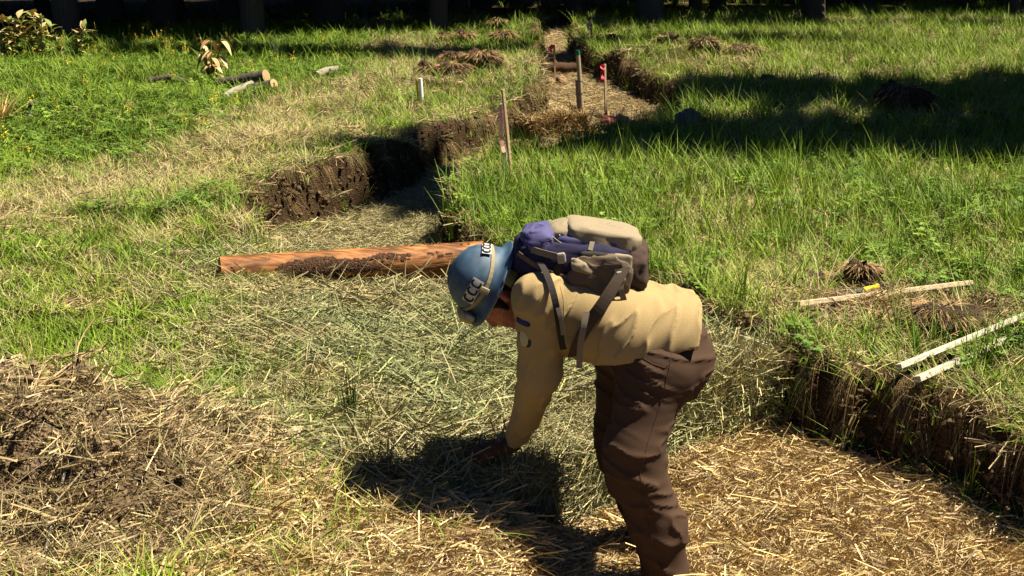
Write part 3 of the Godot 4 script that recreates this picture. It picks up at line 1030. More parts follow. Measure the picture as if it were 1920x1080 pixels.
func build_light() -> void:
	var cam := Camera3D.new()
	cam.position = Vector3(0, EYE, 0)
	cam.rotation.x = -PITCH
	cam.fov = rad_to_deg(2.0 * atan(540.0 / FOCAL))
	cam.near = 0.05
	cam.far = 900.0
	add_child(cam)
	cam.current = true
	var env := Environment.new()
	env.background_mode = Environment.BG_SKY
	var sky := Sky.new()
	var sm := ProceduralSkyMaterial.new()
	sm.sky_top_color = Color(0.2, 0.31, 0.52)
	sm.sky_horizon_color = Color(0.5, 0.6, 0.74)
	sm.ground_horizon_color = Color(0.3, 0.33, 0.3)
	sm.ground_bottom_color = Color(0.08, 0.09, 0.05)
	sm.sun_angle_max = 1.0
	sky.sky_material = sm
	env.sky = sky
	env.background_energy_multiplier = 0.33
	env.tonemap_mode = Environment.TONE_MAPPER_LINEAR
	env.tonemap_exposure = 3.0
	env.sdfgi_enabled = true
	env.ssao_enabled = true
	env.ssil_enabled = true
	var we := WorldEnvironment.new()
	we.environment = env
	add_child(we)
	var sun := DirectionalLight3D.new()
	sun.light_energy = 1.6
	sun.light_color = Color(1.0, 0.955, 0.87)
	sun.light_angular_distance = 0.5
	sun.shadow_enabled = true
	add_child(sun)
	sun.look_at_from_position(Vector3(5.3, 10, 0.0), Vector3.ZERO, Vector3.UP)

# ------------------------------------------------------------------ things on the ground
func hay_bale(a: Vector3, b: Vector3, wid: float, hgt: float, label: String, greenish: bool, seed_: int, strands := 900, sc := 1.0) -> void:
	# from a to b along the foot of its front face
	var mid := (a + b) * 0.5
	var ax := (b - a).normalized()
	var back := Vector3.UP.cross(ax).normalized()
	if back.z > 0: back = -back
	var t := base("hay_bale", mid, label, "hay bale", "hay bales of the dam" if greenish else "")
	var len := (b - a).length()
	var bas := Basis(ax, Vector3.UP, ax.cross(Vector3.UP))
	var mb := MB.new()
	mb.pillow(back * wid * 0.5 + Vector3(0, hgt * 0.5, 0), bas, Vector3(len * 0.5, hgt * 0.5, wid * 0.5), 0.28, 40, 24, n_lump, 0.03, 2.2)
	put(mb.mesh(), "core", mats.hay_core if greenish else mats.straw_core, t)
	rng.seed = seed_
	var clumps := [litter_clump(22, 0.05, 0.06, 0.17, 0.0032 * sc, 0.5, 0.8), litter_clump(18, 0.05, 0.08, 0.2, 0.0036 * sc, 0.6, 0.9)]
	var xf := [[], []]
	var col := [[], []]
	for i in strands:
		# front face, top and ends
		var u := rng.randf_range(-0.5, 0.5) * len
		var q := rng.randf()
		var p := Vector3.ZERO
		var nn := Vector3.UP
		if q < 0.5:
			p = ax * u + Vector3(0, rng.randf_range(0.0, hgt), 0) + back * 0.0
			nn = -back
		elif q < 0.85:
			p = ax * u + Vector3(0, hgt, 0) + back * rng.randf() * wid
		else:
			var e := 1.0 if q < 0.93 else -1.0
			p = ax * len * 0.5 * e + Vector3(0, rng.randf_range(0, hgt), 0) + back * rng.randf() * wid
			nn = ax * e
		p += Vector3(n_lump.get_noise_3d(p.x * 3, p.y * 3, p.z * 3), n_lump.get_noise_3d(p.y * 3, p.x * 3, 5), 0) * 0.02 - nn * 0.012
		var side := nn.cross(Vector3(0.3, 0.8, 0.52)).normalized()
		var bb := Basis(side, nn, side.cross(nn)).rotated(nn, rng.randf() * TAU)
		bb = bb.rotated(side, rng.randf_range(-0.5, 0.5))
		var k := rng.randi() % 2
		xf[k].append(Transform3D(bb.scaled(Vector3.ONE * rng.randf_range(0.7, 1.15)), p))
		var c := mixc(Color(0.34, 0.39, 0.19), Color(0.55, 0.46, 0.27), clampf(rng.randf() * 0.9, 0, 1), rng.randf_range(0.7, 1.1))
		if not greenish: c = mixc(Color(0.5, 0.34, 0.14), Color(0.42, 0.3, 0.15), rng.randf(), rng.randf_range(0.7, 1.1))
		col[k].append(c)
	var hb := MB.new()
	for k in 2: bake(hb, clumps[k], xf[k], col[k])
	put(hb.mesh(), "hay_strands", mats.straw, t).set_meta("kind", "stuff")

func clod(px: float, py: float, wpx: float, hpx: float, label: String, seed_: int, green := 0.0) -> void:
	# a turned-up sod: a lump of soil with dead grass on it
	var p := GT(px, py)
	var ppm := FOCAL / (p - Vector3(0, EYE, 0)).length()
	var wid := wpx / ppm
	var hgt := hpx / ppm
	rng.seed = seed_
	var t := base("sod_clump", p, label, "sod clump", "sods turned out of the channel")
	var mb := MB.new()
	var b := Basis(Vector3.UP, rng.randf_range(-0.6, 0.6)) * Basis(Vector3.BACK, rng.randf_range(-0.2, 0.2))
	mb.pillow(Vector3(0, hgt * 0.3, 0), b, Vector3(wid * 0.5, hgt * 0.55, wid * 0.42), 0.75, 22, 14, n_fold, hgt * 0.5, 9.0 + 3.0 / maxf(wid, 0.1))
	put(mb.mesh(), "soil", mats.sod, t)
	var g := MB.new()
	var w := 0.004 * maxf(1.0, p.length() / 7.0)
	for i in 280:
		var d := rdir()
		var r := sqrt(rng.randf())
		var q := Vector3(d.x * r * wid * 0.5, hgt * (0.3 + 0.55 * sqrt(maxf(0.0, 1.0 - r * r))), d.z * r * wid * 0.42)
		q *= 1.12
		q += q.normalized() * n_fold.get_noise_3d(q.x * 12 + p.x * 9, q.y * 12, q.z * 12) * hgt * 0.3
		var v := rng.randf_range(0.6, 1.0)
		var c := Color(0.42, 0.27, 0.12).lerp(Color(0.24, 0.14, 0.065), rng.randf()) * v
		if rng.randf() < green: c = Color(0.12, 0.2, 0.03) * v
		var up := (Vector3(d.x, rng.randf_range(0.2, 1.0), d.z) + rdir() * 0.6).normalized()
		g.blade(q, up, Vector3(d.x * 0.4, -0.7, d.z * 0.4), hgt * rng.randf_range(0.3, 0.75), w * rng.randf_range(0.7, 1.3), 3, c, c)
	put(g.mesh(), "dry_grass", mats.straw, t).set_meta("kind", "stuff")

func log_thing(a: Vector3, b: Vector3, ra: float, rb: float, label: String, m: Material, called := "fallen_log", group := "") -> Node3D:
	var t := base(called, (a + b) * 0.5, label, "log", group)
	var o := t.position
	var mb := MB.new()
	var pts := []
	var rad := []
	for i in 13:
		var f := i / 12.0
		pts.append(a.lerp(b, f) - o + Vector3(0, n_lump.get_noise_1d(f * 3.0 + a.x * 5) * ra * 0.25, 0))
		rad.append(lerpf(ra, rb, f) * (1.0 + 0.12 * n_fine.get_noise_1d(f * 7.0 + a.z)))
	mb.tube(pts, rad, 18, Color.WHITE, false)
	put(mb.mesh(), "stem", m, t)
	for e in 2:
		var c := MB.new()
		var i := 0 if e == 0 else 12
		var out: Vector3 = (pts[0] - pts[1]).normalized() if e == 0 else (pts[12] - pts[11]).normalized()
		c.tube([pts[i] - out * 0.004, pts[i] + out * 0.003], [rad[i] * 0.985, rad[i] * 0.97], 18)
		put(c.mesh(), "cut_end", mats.cut_wood, t)
	return t

func build_log() -> void:
	var a := W(413, 517, -7.25)
	var b := W(905, 484, -7.75)
	a.y = maxf(a.y, height(a.x, a.z) + 0.04)
	var t := base("peeled_log", (a + b) * 0.5, "orange peeled log with bark patches lying across the hay behind the worker", "log")
	var o := t.position
	var dir := (b - a).normalized()
	var u := (Vector3.UP - dir * dir.y).normalized()
	var w := dir.cross(u)
	var mb := MB.new()
	var bk := MB.new()
	var ns := 60
	var nl := 200
	var len := (b - a).length()
	var ids := []
	var bid := []
	for j in nl + 1:
		var f := j / float(nl)
		for i in ns:
			var an := TAU * i / ns
			var d := u * cos(an) + w * sin(an)
			var q := d * 0.5 + dir * f * len * 1.3
			var r := lerpf(0.096, 0.106, f) * (1.0 + 0.05 * n_lump.get_noise_3d(q.x * 1.5, q.y * 1.5, q.z * 1.5)) 
			ids.append(mb.vert(a.lerp(b, f) - o + d * r, d))
			# bark stands proud where it was left on
			var m := n_patch.get_noise_3d(q.x * 5.0 + 4.0, q.y * 5.0, q.z * 6.0) * 0.8 + n_fine.get_noise_3d(q.x * 2.0, q.y * 3.0, q.z * 3.0) * 0.35
			m += 1.7 * exp(-pow((f - 0.38) / 0.21, 2) - pow(wrapf(an - 1.4, -PI, PI) / 0.62, 2)) + 0.9 * exp(-pow((f - 0.8) / 0.2, 2) - pow(wrapf(an - 0.05, -PI, PI) / 0.32, 2))
			m += 0.75 * exp(-pow((f - 0.72) / 0.2, 2) - pow(wrapf(an - 0.95, -PI, PI) / 0.25, 2)) - 0.62
			var rr := r - 0.006 + 0.016 * smoothstep(-0.05, 0.25, m) + 0.011 * n_fine.get_noise_3d(q.x * 4.0, q.y * 9.0, q.z * 9.0) * smoothstep(-0.05, 0.25, m)
			bid.append(bk.vert(a.lerp(b, f) - o + d * rr, d))
	for j in nl:
		for i in ns:
			var k := (i + 1) % ns
			mb.quad(ids[j * ns + i], ids[j * ns + k], ids[(j + 1) * ns + k], ids[(j + 1) * ns + i])
			bk.quad(bid[j * ns + i], bid[j * ns + k], bid[(j + 1) * ns + k], bid[(j + 1) * ns + i])
	for e in 2:
		var out := -dir if e == 0 else dir
		var row: int = 0 if e == 0 else nl * ns
		var c := mb.vert((a if e == 0 else b) - o, out)
		var rr := []
		for i in ns: rr.append(mb.vert(mb.v[ids[row + i]], out))
		for i in ns: mb.tri(c, rr[i], rr[(i + 1) % ns])
	put(mb.mesh(), "stem", mats.peeled, t)
	put(bk.mesh(), "bark", mats.bark, t)

func wavy_ribbon(mb: MB, top: Vector3, bot: Vector3, w: float, seed_: float, sway := 0.03) -> void:
	var pts := []
	var acr := []
	for i in 9:
		var f := i / 8.0
		pts.append(top.lerp(bot, f) + Vector3(sin(f * 7.0 + seed_), 0, cos(f * 5.0 + seed_)) * sway * f)
		acr.append(Vector3(1.0, 0, 0.7 * sin(f * 4.0 + seed_)))
	mb.ribbon(pts, acr, w, 0.0015)

func stake(px: float, py: float, tx: float, ty: float, h: float, w: float, th: float, label: String, m: Material, called := "wooden_stake") -> Array:
	var p := GT(px, py) if h > -5 else G(px, py, h)
	var top := W(tx, ty, p.z)
	var t := base(called, p, label, "stake", "survey stakes along the channel" if called == "wooden_stake" else "")
	var mb := MB.new()
	mb.bar((p - top).normalized() * 0.12, top - p, Vector3(0.62, 0, -0.78), w * 1.25, th, 0.002)
	put(mb.mesh(), "shaft", m, t)
	return [t, top - p]

func build_stakes() -> void:
	var s := stake(962, 352, 943, 168, 0, 0.024, 0.018, "tall wooden stake with long pink ribbon behind the worker's backpack", mats.stake_pale)
	var top: Vector3 = s[1]
	var mb := MB.new()
	wavy_ribbon(mb, top * 0.86 + Vector3(-0.03, 0, 0.03), top * 0.4 + Vector3(-0.05, 0, 0.035), 0.032, 0.4, 0.012)
	put(mb.mesh(), "ribbon", mats.pink_pale, s[0])
	mb = MB.new()
	wavy_ribbon(mb, top * 0.42 + Vector3(-0.03, 0, 0.022), top * 0.1 + Vector3(-0.07, 0, 0.03), 0.03, 1.0, 0.01)
	put(mb.mesh(), "ribbon_tail", mats.ribbon_white, s[0])
	# green-topped pole
	var p := GT(1093, 243)
	var tp := W(1083, 94, p.z)
	var t := base("measuring_pole", p, "thick round pole with green painted top standing in the channel", "pole")
	mb = MB.new()
	mb.tube([(p - tp).normalized() * 0.1, (tp - p) * 0.945], [0.031, 0.029], 14)
	put(mb.mesh(), "shaft", mats.stake_pale, t)
	mb = MB.new()
	mb.tube([(tp - p) * 0.94, (tp - p) * 0.99, tp - p], [0.0305, 0.0305, 0.024], 14)
	put(mb.mesh(), "painted_top", mats.green_paint, t)
	mb = MB.new()
	mb.bar((tp - p) * 0.1 + Vector3(-0.05, 0.05, 0.0), (tp - p) * 0.62 + Vector3(-0.042, 0, 0), Vector3(1, 0, 0.2), 0.035, 0.012)
	put(mb.mesh(), "side_lath", mats.stake, t)
	for f in [0.44, 0.6]:
		mb = MB.new()
		mb.tube([(tp - p) * f, (tp - p) * (f + 0.012)], [0.0325, 0.0325], 14)
		put(mb.mesh(), "wire_tie", mats.grey_bark, t)
	s = stake(1136, 230, 1134, 120, 0, 0.034, 0.018, "thin stake with crimson ribbon right of the green-topped pole", mats.stake_pale)
	top = s[1]
	mb = MB.new()
	wavy_ribbon(mb, top * 0.99 + Vector3(-0.02, 0, 0.02), top * 0.9 + Vector3(-0.045, 0, 0.02), 0.05, 2.0)
	wavy_ribbon(mb, top * 0.9 + Vector3(-0.03, 0, 0.02), top * 0.7 + Vector3(-0.05, 0, 0.02), 0.05, 3.0, 0.02)
	put(mb.mesh(), "ribbon", mats.pink, s[0])
	s = stake(1040, 152, 1039, 84, 0, 0.032, 0.018, "stake with red flag by the log step in the channel", mats.stake)
	top = s[1]
	mb = MB.new()
	wavy_ribbon(mb, top + Vector3(-0.02, 0, 0.02), top * 0.8 + Vector3(-0.1, 0, 0.02), 0.07, 1.4)
	put(mb.mesh(), "ribbon", mats.pink, s[0])
	s = stake(1110, 89, 1107, 38, 0, 0.03, 0.018, "distant stake with dull pink flag on the far bank", mats.stake)
	top = s[1]
	mb = MB.new()
	wavy_ribbon(mb, top + Vector3(-0.02, 0, 0.02), top * 0.6 + Vector3(-0.06, 0, 0.02), 0.06, 0.7)
	put(mb.mesh(), "ribbon", mats.pink_pale, s[0])
	s = stake(1010, 24, 1009, 3, 0, 0.05, 0.02, "farthest dark stake standing at the forest edge", mats.stake)
	s = stake(1280, 84, 1278, 66, 0, 0.035, 0.02, "short red-topped stake right of the channel in the grass", mats.stake)
	mb = MB.new()
	wavy_ribbon(mb, s[1] + Vector3(-0.01, 0.0, 0.02), s[1] * 0.4 + Vector3(-0.03, 0, 0.03), 0.07, 0.3)
	put(mb.mesh(), "ribbon", mats.pink, s[0])
	# white pipe with a lath beside it
	p = GT(791, 190)
	tp = W(788, 147, p.z)
	t = base("white_pipe", p, "short white plastic pipe standing in the grass left of the channel", "pipe")
	mb = MB.new()
	mb.tube([(p - tp).normalized() * 0.1, tp - p], [0.026, 0.026], 14)
	put(mb.mesh(), "tube", mats.pvc, t)
	mb = MB.new()
	mb.bar(Vector3(-0.04, -0.05, 0.01), (tp - p) * 0.97 + Vector3(-0.05, 0, 0.01), Vector3(1, 0, 0.3), 0.03, 0.012)
	put(mb.mesh(), "lath", mats.tool_yellow, t)
	p = GT(657, 136)
	t = base("dry_stick", p, "small upright pale stick in the dry meadow left of the pipe", "stick")
	mb = MB.new()
	mb.tube([Vector3(0, -0.05, 0), W(661, 113, p.z) - p], [0.016, 0.01], 7)
	put(mb.mesh(), "stem", mats.pale_wood, t)

func build_laths() -> void:
	var defs := [[1492, 588, 1816, 546, 0.05, 0.024, "long single pine lath lying across the turned sod beside the hammer", "lath"],
		[1682, 718, 1940, 607, 0.03, 0.02, "farther of two pale laths lying side by side on the bank", "lath_white"],
		[1717, 738, 1955, 628, 0.034, 0.024, "nearer of two pale laths lying side by side on the bank", "lath_white"]]
	for d in defs:
		var a := W(d[0], d[1], GT(d[0], d[1] + 10).z)
		var b := W(d[2], d[3], GT(d[2], d[3] + 10).z)
		var lift := 0.0
		for k in 13:
			var q := a.lerp(b, k / 12.0)
			lift = maxf(lift, height(q.x, q.z) + 0.035 - q.y)
		a.y += lift
		b.y += lift
		var t := base("wooden_lath", a, d[6], "lath", "loose laths on the right bank")
		var mb := MB.new()
		mb.bar(Vector3.ZERO, b - a, Vector3(0, 0.25, 1), d[4], d[5], 0.0015)
		put(mb.mesh(), "strip", mats[d[7]], t)
	# hammer
	var a := GT(1570, 577)
	var b := GT(1652, 555)
	var up := 0.05
	for k in 6: up = maxf(up, height(lerpf(a.x, b.x, k / 5.0), lerpf(a.z, b.z, k / 5.0)) + 0.04 - lerpf(a.y, b.y, k / 5.0))
	a.y += up
	b.y += up
	var t := base("hammer", a, "hammer with yellow and dark grip lying beside the long lath", "hammer")
	var v := b - a
	var dir := v.normalized()
	var L := v.length()
	var mb := MB.new()
	mb.tube([Vector3.ZERO, dir * 0.01, dir * L * 0.25, dir * L * 0.5, dir * L * 0.56], [0.012, 0.019, 0.017, 0.0185, 0.015], 12, Color.WHITE, true, 0.75)
	put(mb.mesh(), "grip", mats.grip, t)
	mb = MB.new()
	mb.tube([dir * L * 0.54, dir * L * 0.62, dir * L * 0.8, dir * L * 0.9], [0.014, 0.0165, 0.0145, 0.02], 12, Color.WHITE, true, 0.75)
	put(mb.mesh(), "handle", mats.tool_yellow, t)
	mb = MB.new()
	var hx := (dir.cross(Vector3.UP)).normalized()
	var hc := dir * L * 0.92
	mb.tube([hc - hx * 0.085 - dir * 0.012, hc - hx * 0.045, hc - hx * 0.018], [0.004, 0.014, 0.02], 12, Color.WHITE, true, 0.8)
	mb.tube([hc - hx * 0.02, hc + hx * 0.025, hc + hx * 0.045, hc + hx * 0.05, hc + hx * 0.075], [0.021, 0.02, 0.015, 0.022, 0.022], 14)
	put(mb.mesh(), "head", mats.rubber, t)

func rock(px: float, py: float, wpx: float, hpx: float, label: String, m: Material, group := "", seed_ := 1) -> void:
	var p := GT(px, py)
	var ppm := FOCAL / (p - Vector3(0, EYE, 0)).length()
	var mb := MB.new()
	rng.seed = seed_
	mb.pillow(Vector3(0, hpx / ppm * 0.35, 0), Basis(Vector3.UP, rng.randf() * TAU), Vector3(wpx / ppm * 0.5, hpx / ppm * 0.6, wpx / ppm * 0.42), 0.85, 20, 14, n_lump, wpx / ppm * 0.16, 4.0)
	var o := put(mb.mesh(), "rock", m, self)
	o.position = p
	tag(o, label, "rock", group)

func scrap(px: float, py: float, sx: float, sy: float, sz: float, turn: float, label: String, m: Material, called := "wood_scrap", tilt := 0.2, lift := 0.02) -> void:
	var p := GT(px, py) + Vector3(0, lift, 0)
	var mb := MB.new()
	var b := Basis(Vector3.UP, turn) * Basis(Vector3.RIGHT, tilt)
	# an irregular split piece
	var c := []
	for k in 8:
		var q := Vector3((k & 1) * 2 - 1, ((k >> 1) & 1) * 2 - 1, (k >> 2) * 2 - 1) * 0.5
		c.append(b * Vector3(q.x * sx * (1.0 + 0.16 * sin(k * 2.3 + px)), q.y * sy, q.z * sz * (1.0 + 0.16 * sin(k * 3.7 + py))))
	for f in [[0, 1, 3, 2], [4, 5, 7, 6], [0, 1, 5, 4], [2, 3, 7, 6], [0, 2, 6, 4], [1, 3, 7, 5]]:
		mb.flat4(c[f[0]], c[f[1]], c[f[2]], c[f[3]], c[f[0]] + c[f[1]] + c[f[2]] + c[f[3]])
	var o := put(mb.mesh(), called, m, self)
	o.position = p
	tag(o, label, "wood scrap")

func branch(pts: Array, r0: float, r1: float, label: String, m: Material, called := "dead_branch", category := "branch") -> void:
	var o: Vector3 = pts[0]
	var rel := []
	var rad := []
	for i in pts.size():
		rel.append(pts[i] - o)
		rad.append(lerpf(r0, r1, i / float(pts.size() - 1)))
	var mb := MB.new()
	mb.tube(rel, rad, 9)
	var n := put(mb.mesh(), called, m, self)
	n.position = o
	tag(n, label, category)

func big_leaf_mesh(l: float, w: float, col: Color, droop: float) -> ArrayMesh:
	var mb := MB.new()
	var rows := []
	for i in 7:
		var f := i / 6.0
		var ww := w * sin(PI * pow(f * 0.96 + 0.02, 0.8)) * 0.5 + 0.002
		var c := Vector3(f * l, -droop * f * f * l + 0.1 * l * f, 0)
		var nn := Vector3(2.0 * droop * f - 0.1, 1, 0).normalized()
		rows.append([mb.vert(c + Vector3(0, ww * 0.35, -ww), nn, col * 0.9), mb.vert(c, nn, col), mb.vert(c + Vector3(0, ww * 0.35, ww), nn, col * 0.92)])
	for i in 6:
		for k in 2: mb.quad(rows[i][k], rows[i][k + 1], rows[i + 1][k + 1], rows[i + 1][k])
	return mb.mesh()

func leafy_plant(px: float, py: float, hpx: float, label: String, cols: Array, seed_: int, leaves := 26, wide := 1.0, wilt := 0.0, group := "") -> void:
	var p := GT(px, py)
	var ppm := FOCAL / (p - Vector3(0, EYE, 0)).length()
	var hgt := hpx / ppm
	rng.seed = seed_
	var t := base("withered_leafy_plant", p, label, "leafy plant", group)
	var set := []
	for c in cols: set.append(big_leaf_mesh(0.2, 0.085, c, rng.randf_range(0.2, 0.7) + wilt))
	var stems := 3
	for s in stems:
		var d := rdir() * 0.12 * wide
		var mb := MB.new()
		mb.tube([Vector3(d.x * 0.4, -0.04, d.z * 0.4), Vector3(d.x, hgt * 0.5, d.z), Vector3(d.x * 1.6, hgt * 0.92, d.z * 1.6)], [0.014, 0.011, 0.006], 7, Color(0.16, 0.18, 0.06))
		put(mb.mesh(), "stem", mats.leaf, t)
		for i in leaves / stems:
			var f := rng.randf_range(0.12, 1.0)
			var o := MeshInstance3D.new()
			o.mesh = set[rng.randi() % set.size()]
			o.material_override = mats.leaf
			o.name = "leaf"
			t.add_child(o, true)
			var b := Basis(Vector3.UP, rng.randf() * TAU) * Basis(Vector3.BACK, rng.randf_range(0.1, 1.1) - wilt * 1.2)
			o.transform = Transform3D(b.scaled(Vector3.ONE * hgt / 0.72 * rng.randf_range(0.7, 1.2)), Vector3(d.x * (0.5 + f), hgt * f * 0.88, d.z * (0.5 + f)))

func rush(px: float, py: float, hpx: float, n: int, spread: float, col: Color, label: String, called: String, category: String, seed_: int, w := 0.006, lean := 0.25) -> void:
	var p := GT(px, py)
	var ppm := FOCAL / (p - Vector3(0, EYE, 0)).length()
	rng.seed = seed_
	var t := base(called, p, label, category)
	for i in n:
		var mb := MB.new()
		var v := rng.randf_range(0.7, 1.1)
		var c := Color(col.r * v, col.g * v, col.b * v)
		mb.blade(Vector3(0, -0.03, 0), (Vector3.UP + rdir() * spread).normalized(), rdir() * rng.randf_range(0.02, lean), hpx / ppm * rng.randf_range(0.6, 1.08), w * rng.randf_range(0.8, 1.25), 6, c * 0.8, c)
		var o := put(mb.mesh(), "blade", mats.grass, t)
		o.position = rdir() * spread * 0.12 * rng.randf()

func build_things() -> void:
	# the dam
	var y := -0.29
	hay_bale(Vector3(-0.12, y, -4.28), Vector3(0.46, y, -4.76), 0.44, 0.315, "hay bale under the worker's hands at the left end of the dam", true, 101, 1100)
	hay_bale(Vector3(0.62, y, -5.2), Vector3(1.25, y, -5.7), 0.44, 0.36, "hay bale behind the worker's legs at the right bank", true, 102, 1100)
	hay_bale(Vector3(-0.62, -0.26, -4.46), Vector3(-0.15, -0.26, -4.29), 0.42, 0.32, "hay bale half buried at the dam's left end below the rushes", true, 105, 500)
	hay_bale(Vector3(0.44, y, -4.86), Vector3(0.66, y, -5.18), 0.44, 0.33, "half hay bale hidden behind the worker's knees in the dam", true, 104, 400)
	# straw step in the far channel
	var a := GT(1000, 268)
	var b := GT(1098, 262)
	hay_bale(a, b, 0.4, 0.24, "brown straw bale set across the far channel by the green-topped pole", false, 103, 420, 2.2)
	# clods
	clod(802, 143, 42, 22, "small leftmost sod clump in the pile left of the channel", 1)
	clod(846, 147, 62, 22, "front sod clump in the pile left of the channel", 2)
	clod(851, 131, 52, 26, "rear sod clump in the pile left of the channel", 3)
	clod(906, 133, 66, 34, "largest sod clump at the right of the pile left of the channel", 4)
	clod(834, 78, 24, 15, "small round sod clump at the edge of the left shade band", 5)
	clod(868, 79, 44, 19, "peaked sod clump beside the left shade band", 6)
	clod(800, 41, 40, 17, "lone sod clump near the forest edge", 7)
	clod(932, 56, 24, 18, "small sod clump above the channel's left bank", 8, 0.2)
	clod(945, 84, 44, 22, "grassy sod heap on the channel's left bank", 9, 0.2)
	clod(1250, 100, 52, 32, "grassy brown sod right of the channel", 10, 0.3)
	clod(1322, 113, 50, 26, "brown sod in the grass right of the channel, middle of three", 11, 0.2)
	clod(1390, 110, 70, 24, "long brown sod in the grass, rightmost of three", 12, 0.15)
	clod(1152, 84, 26, 18, "small sod clump on the far right bank", 13)
	clod(1002, 36, 74, 16, "low flat sod heap at the far end of the channel", 14, 0.1)
	clod(1075, 50, 46, 15, "dark sod heap at the far end of the channel", 15)
	clod(1535, 534, 58, 30, "dead turf lump above the left end of the long lath", 16)
	clod(1614, 532, 56, 32, "dead turf lump above the hammer", 17)
	clod(1765, 618, 140, 44, "broad overturned sod below the right end of the long lath", 18)
	clod(1692, 206, 100, 44, "dark upturned sod standing in the tree shade on the right", 19)
	clod(1440, 158, 30, 14, "pale sod at the upper edge of the tree shade", 20)
	# rocks
	rock(1288, 245, 46, 38, "grey stone in the tree shade right of the channel", mats.stone_grey, "", 5)
	for i in 4: rock(664 + i * 17, 50 + (i % 2), 19, 15, ["leftmost rounded tan rock of the row at the forest edge", "second rounded tan rock from the left at the forest edge", "third rounded tan rock from the left at the forest edge", "rightmost rounded tan rock of the row at the forest edge"][i], mats.stone_tan, "row of rocks at the forest edge", 20 + i)
	rock(1031, 159, 20, 15, "left of two tan stones below the log step", mats.stone_tan, "", 31)
	rock(1052, 160, 22, 17, "right of two tan stones below the log step", mats.stone_tan, "", 32)
	rock(1142, 232, 36, 14, "reddish stone at the foot of the crimson-ribboned stake", make_mat("stone_red", Color(0.32, 0.1, 0.08), 0.9), "", 33)
	rock(1164, 230, 26, 13, "pinkish stone right of the crimson-ribboned stake's foot", make_mat("stone_pink", Color(0.4, 0.22, 0.17), 0.9), "", 34)
	# logs
	build_log()
	var q := GT(1014, 142)
	var e := GT(1085, 140)
	log_thing(q + Vector3(0, 0.13, 0), e + Vector3(0, 0.14, 0), 0.09, 0.085, "brown log laid as a step across the far channel", mats.bark)
	log_thing(W(411, 158, -17.9), W(499, 143, -17.6), 0.08, 0.092, "upper grey log with pale cut end in the left meadow", mats.grey_bark, "fallen_log", "cut logs in the left meadow")
	log_thing(W(452, 172, -17.2), W(514, 158, -16.9), 0.066, 0.072, "lower short grey log in the left meadow", mats.grey_bark, "fallen_log", "cut logs in the left meadow")
	branch([GT(420, 190) + Vector3(0, 0.04, 0), GT(440, 181) + Vector3(0, 0.07, 0), GT(472, 172) + Vector3(0, 0.09, 0)], 0.06, 0.045, "pale weathered branch leaning on the cut logs", mats.pale_wood)
	branch([GT(592, 148) + Vector3(0, 0.05, 0), GT(612, 140) + Vector3(0, 0.07, 0), GT(634, 136) + Vector3(0, 0.06, 0)], 0.06, 0.05, "short whitish branch lying right of the cut logs", mats.pale_wood)
	branch([GT(280, 156) + Vector3(0, 0.04, 0), GT(318, 156) + Vector3(0, 0.08, 0), GT(355, 158) + Vector3(0, 0.03, 0)], 0.05, 0.035, "dark rotten branch lying left of the cut logs", mats.grey_bark)
	branch([GT(56, 222), GT(58, 205) + Vector3(0, 0.08, 0), W(60, 193, GT(56, 222).z)], 0.035, 0.02, "grey upright snag in the left meadow grass", mats.pale_wood)
	branch([GT(143, 213), W(143, 200, GT(143, 213).z)], 0.03, 0.026, "tiny cut pale stub in the left meadow grass", mats.cut_wood)
	branch([GT(606, 40), W(604, 20, GT(606, 40).z), W(607, -6, GT(606, 40).z)], 0.02, 0.012, "thin pale dead stem at the forest edge, left of a pair", mats.pale_wood, "dead_stalk", "stalk")
	branch([GT(627, 42), W(625, 22, GT(627, 42).z), W(624, -4, GT(627, 42).z)], 0.02, 0.012, "thin pale dead stem at the forest edge, right of a pair", mats.pale_wood, "dead_stalk", "stalk")
	# leafy plants
	var wither := [Color(0.3, 0.27, 0.1), Color(0.34, 0.2, 0.085), Color(0.15, 0.19, 0.045), Color(0.36, 0.3, 0.14)]
	var spots := [[12, 110, 78, "withered leafy plant at the left edge of the picture"], [45, 112, 72, "withered leafy plant second in the clump by the forest"], [78, 110, 80, "tallest withered leafy plant in the clump by the forest"], [128, 112, 66, "withered leafy plant at the right of the clump by the forest"]]
	for i in 4: leafy_plant(spots[i][0], spots[i][1], spots[i][2], spots[i][3], wither, 60 + i, 63, 1.9, 0.0, "withered plants at the upper left")
	leafy_plant(398, 152, 84, "brown wilted plant with drooping leaves behind the cut logs", [Color(0.36, 0.22, 0.09), Color(0.48, 0.36, 0.17), Color(0.27, 0.14, 0.065)], 71, 48, 0.9, 0.45)
	# tufts that stand out
	rush(655, 792, 125, 18, 0.24, Color(0.045, 0.08, 0.018), "dark upright rush tuft at the left end of the dam", "rush_tuft", "rush", 81, 0.0085, 0.12)
	rush(585, 765, 105, 16, 0.35, Color(0.12, 0.22, 0.03), "bright green grass tuft left of the dark rushes", "grass_clump", "grass tuft", 82, 0.01, 0.5)
	rush(1718, 668, 95, 4, 0.12, Color(0.14, 0.25, 0.03), "broad upright green blades in front of the overturned sod", "iris_blades", "plant", 83, 0.02, 0.1)
	rush(1740, 650, 70, 3, 0.3, Color(0.14, 0.24, 0.03), "splayed green blades right of the upright broad blades", "iris_blades", "plant", 84, 0.018, 0.4)
	rush(1545, 640, 60, 10, 0.4, Color(0.13, 0.25, 0.03), "bright green tuft on the bank below the long lath", "grass_clump", "grass tuft", 85, 0.011, 0.5)
	rush(60, 690, 100, 22, 0.25, Color(0.42, 0.33, 0.14), "dry tan grass tuft on the top of the spoil heap", "dry_grass_clump", "grass tuft", 86, 0.005, 0.35)
	rush(3, 233, 74, 110, 0.42, Color(0.66, 0.47, 0.2), "golden shaggy grass sheaf at the left edge", "dry_grass_sheaf", "grass tuft", 87, 0.012, 0.9)
